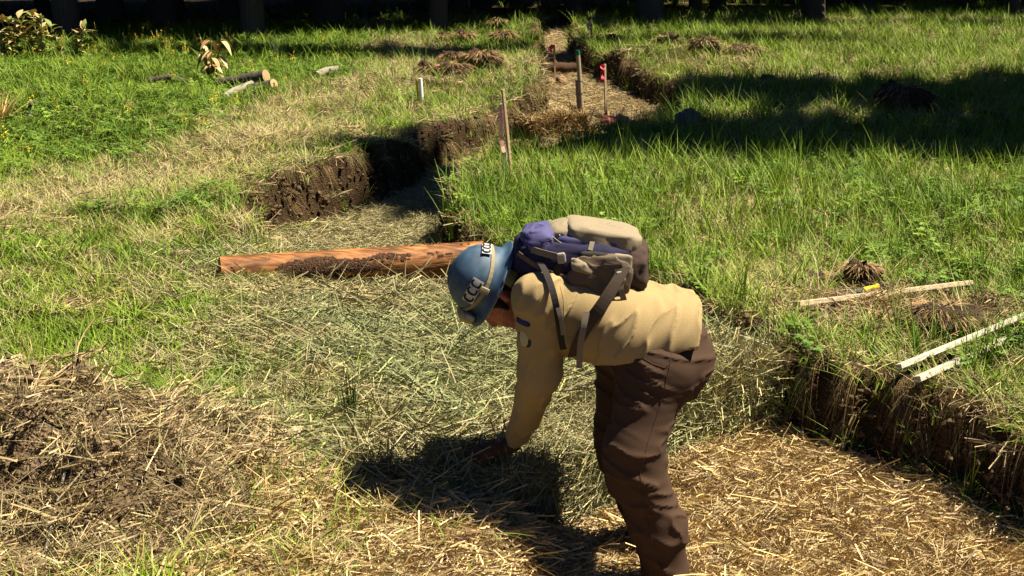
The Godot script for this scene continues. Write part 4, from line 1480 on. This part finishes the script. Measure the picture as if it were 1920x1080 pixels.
	rush(238, 850, 100, 9, 0.22, Color(0.38, 0.15, 0.08), "reddish dry weed stalks on the spoil heap", "dry_weed", "weed", 88, 0.005, 0.3)
	rush(520, 112, 60, 40, 0.5, Color(0.13, 0.17, 0.07), "grey green fountain of grass behind the cut logs", "grass_clump", "grass tuft", 89, 0.012, 0.7)
	rush(160, 690, 120, 18, 0.3, Color(0.15, 0.25, 0.03), "green grass tuft behind the spoil heap", "grass_clump", "grass tuft", 90, 0.007, 0.4)
	rush(470, 945, 70, 7, 0.4, Color(0.1, 0.2, 0.03), "small green sprout in the straw left of the dam", "green_sprout", "sprout", 91, 0.012, 0.5)
	rush(835, 1005, 46, 12, 0.7, Color(0.11, 0.25, 0.03), "bright green weed at the lower left corner of the dam", "green_sprout", "sprout", 92, 0.016, 0.7)
	rush(908, 1055, 75, 3, 0.1, Color(0.13, 0.2, 0.03), "few thin green blades in front of the dam", "grass_clump", "grass tuft", 93, 0.007, 0.2)
	# scraps
	scrap(543, 826, 0.105, 0.016, 0.075, 0.2, "flat tan wood chip lying in the straw", mats.lath, "wood_scrap", 0.15, 0.03)
	scrap(28, 700, 0.16, 0.02, 0.12, 0.9, "tan board scrap behind the spoil heap at the left edge", mats.stake_pale, "wood_scrap", 0.5, 0.03)
	scrap(1312, 838, 0.02, 0.006, 0.075, 0.7, "small pale splinter stuck in the straw by the worker's leg", mats.lath, "wood_splinter", 0.7, 0.04)
	scrap(1634, 938, 0.025, 0.008, 0.06, -0.3, "yellow wood splinter in the shaded straw", mats.cut_wood, "wood_splinter", 0.9, 0.03)
	scrap(1392, 1062, 0.02, 0.007, 0.09, -0.5, "tan splinter in the straw at the lower edge right of the worker", mats.lath, "wood_splinter", 0.9, 0.04)
	branch([GT(818, 1080) + Vector3(0, 0.02, 0), GT(850, 1050) + Vector3(0, 0.05, 0), GT(882, 1030) + Vector3(0, 0.05, 0)], 0.012, 0.02, "short brown root lying in the straw below the dam", mats.bark)
	branch([GT(66, 905) + Vector3(0, 0.015, 0), GT(120, 892) + Vector3(0, 0.02, 0), GT(170, 815) + Vector3(0, 0.04, 0)], 0.006, 0.003, "curved pale green stalk lying on the spoil heap", mats.pale_wood, "loose_stalk", "stalk")

# ------------------------------------------------------------------ the worker
func build_person() -> void:
	var t := base("person", Vector3(0.5, -0.31, -4.2), "person in tan shirt and brown trousers bending over to press hay into the dam", "person")
	var o := t.position
	var P := func(px: float, py: float, z: float) -> Vector3: return W(px, py, z) - o
	var hipL: Vector3 = P.call(1225, 695, -4.10)
	var kneL: Vector3 = P.call(1193, 890, -4.02)
	var ankL: Vector3 = P.call(1252, 1078, -4.05)
	var hipR: Vector3 = P.call(1178, 695, -4.34)
	var kneR: Vector3 = P.call(1168, 850, -4.33)
	var ankR: Vector3 = P.call(1225, 1025, -4.36)
	var pel: Vector3 = P.call(1232, 655, -4.22)
	var wai: Vector3 = P.call(1165, 615, -4.24)
	var che: Vector3 = P.call(1085, 575, -4.27)
	var nek: Vector3 = P.call(1008, 545, -4.3)
	var shL: Vector3 = P.call(1015, 558, -4.13)
	var elL: Vector3 = P.call(1012, 705, -4.18)
	var wrL: Vector3 = P.call(964, 832, -4.4)
	var shR: Vector3 = P.call(1005, 545, -4.47)
	var elR: Vector3 = P.call(1010, 690, -4.52)
	var wrR: Vector3 = P.call(990, 800, -4.66)
	var head: Vector3 = P.call(940, 546, -4.3)
	var up := Vector3(-0.88, 0.42, 0.12).normalized()    # crown of the head
	var face := Vector3(-0.43, -0.89, 0.05)
	face = (face - up * face.dot(up)).normalized()
	var side := up.cross(face).normalized()               # towards the left ear or the right one
	if side.z < 0: side = -side
	# body: one skin from head to feet
	var f := Field.new()
	f.k = 0.06
	f.chain([pel, wai, che, nek], [0.13, 0.12, 0.13, 0.06])
	f.chain([nek, head], [0.058, 0.055])
	for s in [[shL, elL, wrL, hipL, kneL, ankL], [shR, elR, wrR, hipR, kneR, ankR]]:
		f.chain([nek, s[0]], [0.05, 0.055])
		f.chain([s[0], s[1], s[2]], [0.052, 0.04, 0.028])
		f.chain([pel, s[3], s[4], s[5]], [0.11, 0.085, 0.055, 0.04])
		f.bone(s[5], s[5] + Vector3(-0.16, -0.06, 0), 0.04, 0.025)
	var mb := MB.new()
	f.mesh_into(mb, 0.017)
	# the head, finer
	f = Field.new()
	f.k = 0.02
	f.bone(head + up * 0.045 - face * 0.022, head + up * 0.03 + face * 0.02, 0.082, 0.078)   # skull
	f.bone(head - up * 0.035 + face * 0.03, head - up * 0.085 + face * 0.072, 0.062, 0.03)   # jaw
	f.bone(head - up * 0.015 + face * 0.05, head - up * 0.05 + face * 0.07, 0.05, 0.04)      # cheeks
	f.bone(head + up * 0.02 + face * 0.098, head - up * 0.022 + face * 0.118, 0.009, 0.013)  # nose
	for s in [-1.0, 1.0]:
		f.bone(head + up * 0.03 + face * 0.088 + side * s * 0.012, head + up * 0.028 + face * 0.082 + side * s * 0.05, 0.011, 0.01)   # brow
		f.bone(head - up * 0.01 + face * 0.0 + side * s * 0.076, head + up * 0.028 - face * 0.008 + side * s * 0.083, 0.012, 0.014)    # ear
		f.bone(head - up * 0.022 + face * 0.07 + side * s * 0.03, head - up * 0.022 + face * 0.055 + side * s * 0.045, 0.026, 0.026)    # cheekbone
	f.bone(head - up * 0.058 + face * 0.093 - side * 0.014, head - up * 0.058 + face * 0.093 + side * 0.014, 0.011, 0.011)  # mouth
	f.bone(head - up * 0.1 + face * 0.08, head - up * 0.095 + face * 0.082, 0.018, 0.018)    # chin
	f.bone(head - up * 0.02 - face * 0.02, nek, 0.058, 0.062)
	f.mesh_into(mb, 0.0055)
	put(mb.mesh(), "body", mats.skin, t)
	for s in [-1.0, 1.0]:
		mb = MB.new()
		var ec: Vector3 = head + up * 0.008 + face * 0.081 + side * s * 0.031
		mb.pillow(ec, Basis(side, up, face), Vector3(0.015, 0.0085, 0.011), 1.0, 14, 10)
		put(mb.mesh(), "eye", mats.eye, t)
		mb = MB.new()
		mb.pillow(ec + face * 0.007, Basis(side, up, face), Vector3(0.006, 0.0065, 0.0055), 1.0, 10, 8)
		put(mb.mesh(), "iris", mats.iris, t)
	mb = MB.new()
	mb.pillow(head - up * 0.058 + face * 0.1005, Basis(side, up, face), Vector3(0.022, 0.006, 0.006), 1.0, 14, 8)
	put(mb.mesh(), "lips", mats.lips, t)
	# hair: cap under the hat, bun at the nape, a lock before the ear
	f = Field.new()
	f.k = 0.03
	f.fold = n_fold
	f.fold_amp = 0.006
	f.fold_scale = Vector3(30, 90, 30)
	f.bone(head + up * 0.05 - face * 0.03, head - up * 0.02 - face * 0.065, 0.088, 0.065)
	f.bone(head - up * 0.045 - face * 0.085, head - up * 0.09 - face * 0.1, 0.05, 0.042)
	f.bone(head + up * 0.045 + side * 0.068 - face * 0.01, head + up * 0.03 + side * 0.068 + face * 0.025, 0.03, 0.02)
	f.bone(head + up * 0.045 - side * 0.068 - face * 0.01, head + up * 0.03 - side * 0.068 + face * 0.025, 0.03, 0.02)
	f.bone(head + up * 0.03 + side * 0.072 + face * 0.025, head - up * 0.03 + side * 0.072 + face * 0.032, 0.014, 0.007)
	mb = MB.new()
	f.mesh_into(mb, 0.008)
	put(mb.mesh(), "hair", mats.hair, t)
	# trousers
	f = Field.new()
	f.k = 0.07
	f.fold = n_crease
	f.fold_amp = 0.012
	f.fold_scale = Vector3(6, 19, 6)
	f.fold_turn = Basis(Vector3.BACK, 0.35)
	f.bone(pel + Vector3(0.02, 0.0, 0.06), pel + Vector3(-0.03, 0.02, 0.055), 0.15, 0.13)
	f.bone(pel + Vector3(0.02, 0.0, -0.07), pel + Vector3(-0.03, 0.02, -0.06), 0.15, 0.13)
	f.bone(pel, wai, 0.15, 0.145)
	f.bone(pel + Vector3(0.045, -0.03, 0.07), hipL + Vector3(0.03, 0.01, 0), 0.13, 0.115)
	f.bone(pel + Vector3(0.045, -0.03, -0.08), hipR + Vector3(0.03, 0.01, 0), 0.13, 0.115)
	f.k = 0.05
	f.chain([hipL, kneL + Vector3(-0.008, 0.09, 0), kneL, (kneL + ankL) * 0.5 + Vector3(0.02, 0, 0), ankL + Vector3(0.005, -0.03, 0)], [0.12, 0.092, 0.09, 0.086, 0.079])
	f.chain([hipR, kneR + Vector3(-0.008, 0.09, 0), kneR, (kneR + ankR) * 0.5 + Vector3(0.02, 0, 0), ankR + Vector3(0.005, -0.03, 0)], [0.118, 0.085, 0.082, 0.08, 0.075])
	f.cut(ankL - Vector3(0, 0.045, 0), Vector3(0, -1, 0))
	mb = MB.new()
	f.mesh_into(mb, 0.009)
	var tr := put(mb.mesh(), "trousers", mats.trousers, t)
	sew(f, P, [[1262, 640], [1255, 690], [1238, 760], [1215, 830], [1200, 890], [1208, 960], [1232, 1040], [1240, 1072]], -4.0, "side_seam", mats.trousers, tr, 0.0016)
	sew(f, P, [[1200, 668], [1222, 682], [1246, 690], [1262, 676]], -4.0, "pocket_edge", mats.trousers, tr, 0.002)
	sew(f, P, [[1276, 664], [1292, 660], [1310, 652]], -4.0, "pocket_edge", mats.trousers, tr, 0.0022)
	# boots
	for an in [ankL, ankR]:
		f = Field.new()
		f.k = 0.03
		f.bone(an + Vector3(0.01, 0.03, 0), an + Vector3(0.015, -0.05, 0), 0.052, 0.05)
		f.bone(an + Vector3(0.02, -0.055, 0), an + Vector3(-0.17, -0.065, 0.01), 0.045, 0.042)
		f.cut(an - Vector3(0, 0.1, 0), Vector3(0, -1, 0))
		mb = MB.new()
		f.mesh_into(mb, 0.01)
		put(mb.mesh(), "boot", mats.boot, t)
	# shirt
	f = Field.new()
	f.k = 0.07
	f.fold = n_crease
	f.fold_amp = 0.012
	f.fold_scale = Vector3(17, 5, 7)
	f.fold_turn = Basis(Vector3.BACK, 0.55)
	f.bone(che + Vector3(0, 0.0, 0.07), wai + Vector3(0.02, 0.0, 0.075), 0.135, 0.15)
	f.bone(che + Vector3(0, 0.0, -0.07), wai + Vector3(0.02, 0.0, -0.075), 0.135, 0.15)
	f.bone(wai + Vector3(0.02, 0.0, 0.075), pel + Vector3(0.09, 0.05, 0.065), 0.15, 0.15)
	f.bone(wai + Vector3(0.02, 0.0, -0.075), pel + Vector3(0.09, 0.05, -0.065), 0.15, 0.15)
	f.bone(che + Vector3(-0.01, -0.04, 0.0), wai + Vector3(0.0, -0.055, 0.0), 0.12, 0.135)      # loose belly
	f.bone(nek + Vector3(0.02, 0, 0), che, 0.08, 0.14)
	for s in [[shL, elL, wrL], [shR, elR, wrR]]:
		f.k = 0.06
		f.bone(che + (s[0] - che) * 0.5, s[0], 0.11, 0.085)
		f.k = 0.035
		f.chain([s[0], s[1]], [0.086, 0.066])
		f.chain([s[1], s[2].lerp(s[1], 0.13)], [0.066, 0.044])
	# hem across the hips, collar round the neck
	f.cut(P.call(1303, 590, -4.2), Vector3(0.97, -0.2, 0.0))
	f.cut(P.call(1290, 640, -4.1), Vector3(0.25, -0.97, 0.0), P.call(1088, 640, -4.1).x)
	mb = MB.new()
	f.mesh_into(mb, 0.0085)
	var sh := put(mb.mesh(), "shirt", mats.shirt, t)
	sew(f, P, [[1050, 536], [1056, 560], [1058, 590], [1052, 616], [1044, 634]], -4.0, "sleeve_seam", mats.shirt, sh, 0.0013)
	mb = MB.new()
	var nd := (head - nek).normalized()
	var cb := Basis(nd.cross(Vector3.BACK).normalized(), nd, Vector3.BACK)
	mb.lathe(nek + nd * 0.01, cb, [Vector2(0.088, 0.0), Vector2(0.078, 0.03), Vector2(0.074, 0.045), Vector2(0.069, 0.045), Vector2(0.07, 0.01)], 28, Vector2(1, 1.02))
	put(mb.mesh(), "collar", mats.shirt, sh)
	for s in [[elL, wrL], [elR, wrR]]:
		var d2: Vector3 = (s[1] - s[0]).normalized()
		var c0: Vector3 = s[1].lerp(s[0], 0.24)
		mb = MB.new()
		mb.tube([c0, c0 + d2 * 0.02, c0 + d2 * 0.048, c0 + d2 * 0.05], [0.046, 0.047, 0.045, 0.038], 20, Color.WHITE, false)
		put(mb.mesh(), "cuff", mats.shirt, sh)
	# shoulder badge: oval patch and a blue tab above it
	var bc: Vector3 = shL.lerp(elL, 0.42)
	var arm := (elL - shL).normalized()
	var bn := Vector3(-0.72, 0.0, 0.69)
	bn = (bn - arm * bn.dot(arm)).normalized()
	var bs := arm.cross(bn)
	mb = MB.new()
	mb.pillow(bc + bn * 0.071, Basis(bs, arm, bn), Vector3(0.033, 0.045, 0.011), 1.0, 20, 10)
	put(mb.mesh(), "badge", mats.badge, sh)
	mb = MB.new()
	mb.pillow(bc + bn * 0.0745, Basis(bs, arm, bn), Vector3(0.024, 0.035, 0.0105), 1.0, 20, 10)
	put(mb.mesh(), "badge_centre", mats.badge_mid, sh)
	mb = MB.new()
	mb.pillow(bc - arm * 0.062 + bn * 0.082, Basis(bs, arm, bn), Vector3(0.032, 0.012, 0.009), 0.6, 16, 8)
	put(mb.mesh(), "badge_tab", mats.badge_blue, sh)
	# gloves
	for s in [[wrL, elL, 1.0], [wrR, elR, -1.0]]:
		f = Field.new()
		f.k = 0.012
		var w: Vector3 = s[0]
		var dn := (Vector3(-0.86, -0.16, 0.34) if s[2] > 0 else Vector3(-0.35, -0.2, -0.85)).normalized()   # along the hand
		var th := Vector3(0.25, 0.0, -1.0) if s[2] > 0 else Vector3(-0.9, 0.0, 0.3)
		th = (th - dn * th.dot(dn)).normalized()                                  # towards the thumb
		var bk := dn.cross(th).normalized()
		if bk.y < 0: bk = -bk
		f.bone(w + dn * 0.008, w + dn * 0.03, 0.032, 0.03)
		for k in 4:
			var off: float = (1.5 - k) * 0.021
			var kn := w + dn * (0.095 - 0.006 * absf(k - 1.2)) + th * off + bk * 0.004
			f.bone(w + dn * 0.02 + th * off * 0.55, kn, 0.02, 0.0155)
			var l: float = [0.078, 0.088, 0.082, 0.064][k]
			var fd := (dn + th * (1.4 - k) * 0.13).normalized()
			var j1 := kn + fd * l * 0.45 + bk * 0.006
			var j2 := j1 + (fd - bk * 0.45).normalized() * l * 0.33
			var j3 := j2 + (fd - bk * 0.9).normalized() * l * 0.24
			f.chain([kn, j1, j2, j3], [0.0125, 0.0115, 0.0105, 0.0095])
		var tb := w + dn * 0.03 + th * 0.028
		var t1 := tb + (dn * 0.55 + th * 0.85).normalized() * 0.045
		f.chain([tb, t1, t1 + (dn * 0.9 + th * 0.4 - bk * 0.3).normalized() * 0.035], [0.019, 0.0135, 0.011])
		mb = MB.new()
		f.mesh_into(mb, 0.0045)
		put(mb.mesh(), "glove", mats.glove, t)
	build_hat(o + head, up, face, side)
	build_pack(o, che, wai, pel, nek, shL, shR)

func sew(f: Field, P: Callable, line: Array, z0: float, called: String, m: Material, parent: Node3D, r: float) -> void:
	# a seam that follows the cloth
	var pts := []
	var rad := []
	for i in line.size() - 1:
		for k in 6:
			var a := k / 6.0
			var z := z0 + 0.12
			var p := Vector3.ZERO
			var hit := false
			for q in 90:
				p = P.call(lerpf(line[i][0], line[i + 1][0], a), lerpf(line[i][1], line[i + 1][1], a), z)
				var e := f.at(p)
				if e < 0.0004:
					hit = true
					break
				z -= clampf(e * 0.7, 0.0004, 0.02)
			if hit:
				pts.append(p)
				rad.append(r)
	if pts.size() < 3: return
	var mb := MB.new()
	mb.tube(pts, rad, 6)
	put(mb.mesh(), called, m, parent)

func sticker_plate(hat: Node3D, at: Vector3, out: Vector3, along: Vector3, w: float, h: float, word: String) -> void:
	var tall := out.cross(along).normalized()
	var mb := MB.new()
	var rows := []
	# a thin plate bent a little round the shell
	for j in 2:
		var row := []
		for i in 9:
			var u := (i / 8.0 - 0.5) * w
			var p := at + along * u + tall * (j - 0.5) * h - out * (u * u / 0.26)
			row.append(mb.vert(p, (out + along * u / 0.13).normalized()))
		rows.append(row)
	for i in 8: mb.quad(rows[0][i], rows[0][i + 1], rows[1][i + 1], rows[1][i])
	var o := put(mb.mesh(), "sticker", mats.sticker, hat)
	var font := SystemFont.new()
	font.font_names = PackedStringArray(["Droid Sans"])
	font.font_weight = 800
	for i in word.length():
		var tm := TextMesh.new()
		tm.text = word[i]
		tm.font = font
		tm.font_size = 64
		tm.pixel_size = h * 0.9 / 46.0
		tm.depth = 0.0022
		var l := MeshInstance3D.new()
		l.mesh = tm
		l.material_override = mats.ink
		l.name = "letter"
		o.add_child(l, true)
		var u := (i - (word.length() - 1) * 0.5) * w * 0.31
		l.transform = Transform3D(Basis(along, tall, out).orthonormalized(), at + along * u - out * (u * u / 0.26) + out * 0.0008)

func build_hat(head: Vector3, up: Vector3, face: Vector3, side: Vector3) -> void:
	var c := head + up * 0.05 - face * 0.012
	var t := base("hard_hat", c, "worn blue full-brim hard hat on the bending worker's head", "hard hat")
	var bas := Basis(face, up, face.cross(up))
	var prof := [Vector2(0.149, -0.014), Vector2(0.1505, -0.010), Vector2(0.149, -0.006), Vector2(0.138, -0.002), Vector2(0.127, 0.004), Vector2(0.12, 0.012), Vector2(0.1165, 0.025), Vector2(0.114, 0.045), Vector2(0.108, 0.07), Vector2(0.097, 0.095), Vector2(0.08, 0.116), Vector2(0.058, 0.131), Vector2(0.03, 0.139), Vector2(0.002, 0.141)]
	var mb := MB.new()
	mb.lathe(Vector3.ZERO, bas, prof, 56, Vector2(1.08, 0.98))
	# underside
	var inn := []
	for q in prof: inn.append(Vector2(maxf(q.x - 0.004, 0.0005), q.y - 0.004))
	var m2 := MB.new()
	m2.lathe(Vector3.ZERO, bas, inn, 56, Vector2(1.08, 0.98))
	for i in m2.n.size(): m2.n[i] = -m2.n[i]
	put(mb.mesh(), "shell", mats.hat_blue, t)
	var m3 := MB.new()
	m3.v = m2.v; m3.n = m2.n; m3.c = m2.c
	for i in range(0, m2.t.size(), 3):
		m3.t.append(m2.t[i]); m3.t.append(m2.t[i + 2]); m3.t.append(m2.t[i + 1])
	put(m3.mesh(), "lining", mats.hat_edge, t)
	# moulded ridge from front to back
	var pts := []
	var rad := []
	for i in 13:
		var a := -1.15 + 2.3 * i / 12.0
		pts.append(bas * Vector3(sin(a) * 0.118, 0.018 + cos(a) * 0.124, 0))
		rad.append(0.0075 * cos(a * 0.9) + 0.002)
	mb = MB.new()
	mb.tube(pts, rad, 8)
	put(mb.mesh(), "ridge", mats.hat_blue, t)
	# goggle strap round the dome
	pts = []
	var acr := []
	for i in 41:
		var a := TAU * i / 40.0
		pts.append(bas * Vector3(cos(a) * 0.1155 * 1.08, 0.040 + 0.012 * cos(a * 2.0), sin(a) * 0.1165 * 0.98))
		acr.append(up)
	mb = MB.new()
	mb.ribbon(pts, acr, 0.013, 0.003)
	put(mb.mesh(), "strap", mats.tan_strap, t)
	mb = MB.new()
	mb.pillow(side * 0.119 + up * 0.033 + face * 0.01, Basis(side, up, face), Vector3(0.005, 0.019, 0.012), 0.4, 12, 8)
	put(mb.mesh(), "strap_clip", mats.tan_strap, t)
	# suspension band at the nape
	pts = []
	acr = []
	for i in 15:
		var a := PI * (0.6 + 0.8 * i / 14.0)
		pts.append(bas * Vector3(cos(a) * 0.104, -0.034 - 0.016 * absf(cos(a)), sin(a) * 0.092))
		acr.append(up)
	mb = MB.new()
	mb.ribbon(pts, acr, 0.03, 0.004)
	put(mb.mesh(), "nape_band", mats.yellow_strap, t)
	var along := (-face).normalized()
	var dirs := [[(side * 0.93 + face * 0.25).normalized(), 0.095, 0.04], [(side * 0.3 - face * 0.95).normalized(), 0.07, 0.032]]
	for d in dirs:
		var out: Vector3 = (d[0] + up * 0.32).normalized()
		var tang: Vector3 = up.cross(d[0]).normalized()
		var at: Vector3 = d[0] * (0.117 if d[1] > 0.08 else 0.122) + up * (0.066 if d[1] > 0.08 else 0.07)
		sticker_plate(t, at, out, tang, d[1], d[2], "CCC")
	# goggles pushed up on the front
	var g := base("safety_goggles", c + face * 0.135 + up * 0.028, "yellowish safety goggles strapped on the front of the hard hat", "goggles")
	mb = MB.new()
	mb.pillow(Vector3.ZERO, Basis(side, up, face), Vector3(0.07, 0.03, 0.024), 0.7, 24, 14)
	put(mb.mesh(), "lens", mats.lens, g)
	mb = MB.new()
	pts = []
	acr = []
	for i in 25:
		var a := TAU * i / 24.0
		pts.append(side * cos(a) * 0.072 + up * sin(a) * 0.032 - face * 0.006)
		acr.append(face)
	mb.ribbon(pts, acr, 0.018, 0.004)
	put(mb.mesh(), "frame", mats.tan_strap, g)
	for s in [-1.0, 1.0]:
		mb = MB.new()
		mb.pillow(side * s * 0.078 - face * 0.012, Basis(side, up, face), Vector3(0.012, 0.016, 0.01), 0.5, 10, 8)
		put(mb.mesh(), "strap_clip", mats.buckle, g)

func build_pack(o: Vector3, che: Vector3, wai: Vector3, pel: Vector3, nek: Vector3, shL: Vector3, shR: Vector3) -> void:
	var zc := -4.27
	var c := W(1086, 471, zc)
	var t := base("backpack", c, "navy and tan daypack with side pockets on the worker's back", "backpack")
	var u := (W(1200, 482, zc) - W(975, 470, zc)).normalized()      # from shoulders to hips
	var w := Vector3.BACK                                             # towards the camera
	var n := w.cross(u).normalized()                                  # away from the back
	if n.y < 0: n = -n
	var bas := Basis(u, n, u.cross(n))
	bas = bas.scaled(Vector3.ONE * 0.9)
	var A0 := 0.9
	var A := func(au: float, an: float, aw: float) -> Vector3: return (u * au + n * an * 0.9 + w * aw) * A0
	var put_p := func(called: String, at: Vector3, half: Vector3, e: float, m: Material, amp: float, parent: Node3D, turn := 0.0) -> MeshInstance3D:
		var mb := MB.new()
		mb.pillow(at, bas.rotated(w, turn), half, e, 40, 26, n_fold, amp, 22.0)
		return put(mb.mesh(), called, m, parent)
	put_p.call("main_compartment", A.call(-0.01, -0.02, 0), Vector3(0.235, 0.085, 0.155), 0.5, mats.navy, 0.014, t)
	put_p.call("back_panel", A.call(0.0, -0.085, 0), Vector3(0.22, 0.03, 0.14), 0.5, mats.webbing_dark, 0.006, t)
	put_p.call("lower_compartment", A.call(0.205, -0.035, 0.0), Vector3(0.055, 0.085, 0.15), 0.6, mats.pack_brown, 0.014, t)
	var fp: MeshInstance3D = put_p.call("front_pocket", A.call(0.055, 0.05, 0.0), Vector3(0.165, 0.05, 0.128), 0.5, mats.lavender, 0.005, t, 0.03)
	put_p.call("tan_panel", A.call(0.085, 0.08, 0.0), Vector3(0.142, 0.04, 0.128), 0.42, mats.pack_tan, 0.008, fp, -0.12)
	put_p.call("tan_hood", A.call(-0.035, 0.078, -0.012), Vector3(0.095, 0.043, 0.115), 0.7, mats.pack_tan, 0.008, fp, 0.05)
	put_p.call("label_patch", A.call(-0.035, 0.072, 0.068), Vector3(0.062, 0.026, 0.035), 0.7, mats.navy, 0.004, fp)
	put_p.call("top_lid", A.call(-0.155, 0.045, 0.02), Vector3(0.065, 0.055, 0.12), 0.6, mats.lavender, 0.016, t, 0.25)
	put_p.call("side_pocket", A.call(0.075, -0.05, 0.148), Vector3(0.11, 0.065, 0.04), 0.55, mats.taupe, 0.02, t, -0.1)
	put_p.call("pocket_rim", A.call(0.005, -0.02, 0.165), Vector3(0.05, 0.022, 0.028), 0.7, mats.pack_tan, 0.012, t, -0.35)
	put_p.call("bottle_sleeve", A.call(0.06, 0.015, 0.148), Vector3(0.068, 0.022, 0.025), 0.5, mats.webbing_dark, 0.004, t, -0.06)
	put_p.call("tan_tab", A.call(0.15, 0.005, 0.15), Vector3(0.04, 0.028, 0.016), 0.5, mats.pack_tan, 0.004, t)
	# stitched word on the label: too worn to read
	var mb := MB.new()
	for i in 7:
		var x := -0.082 + i * 0.0125
		mb.bar(A.call(x, 0.086 - 0.0008 * i, 0.094), A.call(x + 0.002, 0.0945 - 0.0009 * i, 0.089), u, 0.007, 0.003, 0.0005)
	put(mb.mesh(), "stitching", mats.sticker, fp)
	# piping bows along the side
	var strap := func(called: String, pts: Array, acr: Array, wid: float, m: Material) -> void:
		var b := MB.new()
		var cv := Curve3D.new()
		for i in pts.size():
			var tg: Vector3 = (pts[mini(i + 1, pts.size() - 1)] - pts[maxi(i - 1, 0)]) / 6.0
			cv.add_point(pts[i], -tg, tg)
		var fine := []
		for i in 25: fine.append(cv.sample_baked(cv.get_baked_length() * i / 24.0, true))
		b.ribbon(fine, [acr[0]], wid, 0.004)
		put(b.mesh(), called, m, t)
	var arc := []
	for i in 12:
		var q := i / 11.0
		arc.append(A.call(-0.235 + 0.21 * q, 0.01 - 0.08 * sin(q * 1.7), 0.125 + 0.042 * sin(q * PI * 0.55)))
	strap.call("piping", arc, [n], 0.016, mats.taupe)
	arc = []
	for i in 12:
		var q := i / 11.0
		arc.append(A.call(-0.115 + 0.12 * q, 0.078 - 0.055 * sin(q * 1.5), 0.11 + 0.02 * sin(q * PI)))
	strap.call("piping", arc, [n], 0.016, mats.pack_tan)
	strap.call("lid_strap", [A.call(-0.2, 0.035, 0.125), A.call(-0.16, 0.028, 0.152), A.call(-0.1, 0.016, 0.162), A.call(-0.06, 0.008, 0.166)], [n], 0.022, mats.webbing)
	strap.call("compression_strap", [A.call(0.045, 0.125, 0.0), A.call(0.045, 0.112, 0.07), A.call(0.04, 0.085, 0.118), A.call(0.03, 0.045, 0.15)], [u], 0.016, mats.webbing)
	strap.call("compression_strap", [A.call(-0.075, 0.02, 0.166), A.call(-0.085, -0.03, 0.17), A.call(-0.092, -0.08, 0.165), A.call(-0.09, -0.11, 0.15)], [u], 0.022, mats.webbing_dark)
	strap.call("compression_strap", [A.call(0.135, 0.02, 0.168), A.call(0.135, -0.03, 0.195), A.call(0.14, -0.08, 0.192), A.call(0.15, -0.12, 0.17)], [u], 0.024, mats.webbing_dark)
	strap.call("loose_strap", [A.call(0.145, -0.06, 0.2), A.call(0.15, -0.1, 0.205), A.call(0.165, -0.15, 0.2), A.call(0.17, -0.2, 0.19), A.call(0.16, -0.24, 0.18)], [u], 0.02, mats.webbing)
	for q in [[-0.075, 0.012, 0.174], [0.145, -0.045, 0.2]]:
		put_p.call("buckle", A.call(q[0], q[1], q[2]), Vector3(0.016, 0.02, 0.007), 0.4, mats.buckle, 0.0, t, 0.2)
	# shoulder straps, chest strap and hip belt
	for s in [1.0, -1.0]:
		var zs := func(z: float) -> float: return -4.29 + (z + 4.29) * s
		var R := func(px: float, py: float, z: float) -> Vector3:
			var q := W(px, py, z)
			q.z = zs.call(z)
			return q - c
		strap.call("shoulder_strap", [R.call(1012, 492, -4.14), R.call(1024, 512, -4.075), R.call(1036, 545, -4.032), R.call(1044, 580, -4.022), R.call(1050, 620, -4.035), R.call(1056, 655, -4.07)], [u], 0.022, mats.webbing_dark)
		strap.call("strap_tail", [R.call(1046, 578, -4.012), R.call(1052, 600, -4.01), R.call(1056, 628, -4.02)], [u], 0.014, mats.webbing)
		strap.call("hip_belt", [R.call(1172, 500, -4.1), R.call(1152, 535, -4.055), R.call(1130, 570, -4.03), R.call(1105, 605, -4.025), R.call(1085, 640, -4.045), R.call(1075, 668, -4.1)], [(u + n * 0.6).normalized()], 0.042, mats.belt)
		strap.call("belt_tail", [R.call(1100, 585, -4.0), R.call(1094, 615, -3.99), R.call(1088, 650, -4.0), R.call(1086, 690, -4.02)], [u], 0.02, mats.webbing)

func _ready() -> void:
	rng.seed = 7
	n_big.seed = 1; n_big.frequency = 0.22; n_big.fractal_octaves = 2
	n_lump.seed = 2; n_lump.frequency = 2.1; n_lump.fractal_octaves = 3
	n_fine.seed = 3; n_fine.frequency = 9.0; n_fine.fractal_octaves = 2
	n_patch.seed = 4; n_patch.frequency = 0.5; n_patch.fractal_octaves = 3
	n_fold.seed = 5; n_fold.frequency = 0.5; n_fold.fractal_octaves = 2
	n_crease.seed = 6; n_crease.frequency = 0.5; n_crease.fractal_octaves = 2
	build_light()
	make_materials()
	tab_r = table(RIGHT_BANK, 71)
	tab_l = table(LEFT_BANK, 72)
	var t0 := Time.get_ticks_msec()
	build_ground()
	print("ground ", Time.get_ticks_msec() - t0)
	build_trees()
	print("trees ", Time.get_ticks_msec() - t0)
	for q in [[1492, 590, 1816, 547, 0.07], [1682, 720, 1935, 616, 0.07], [1717, 735, 1945, 628, 0.08], [1570, 577, 1655, 553, 0.11], [412, 172, 513, 160, 0.22], [592, 150, 634, 140, 0.15], [280, 158, 355, 160, 0.12], [791, 192, 791, 191, 0.1]]:
		var pa := GT(q[0], q[1])
		var pb := GT(q[2], q[3])
		clear_of.append([Vector2(pa.x, pa.z), Vector2(pb.x, pb.z), q[4], (pa.z + pb.z) * 0.5, absf(pa.z - pb.z) * 0.5 + q[4]])
	rng.seed = 11
	build_cover()
	print("cover ", Time.get_ticks_msec() - t0)
	build_things()
	build_stakes()
	build_laths()
	print("things ", Time.get_ticks_msec() - t0)
	build_person()
	print("person ", Time.get_ticks_msec() - t0)
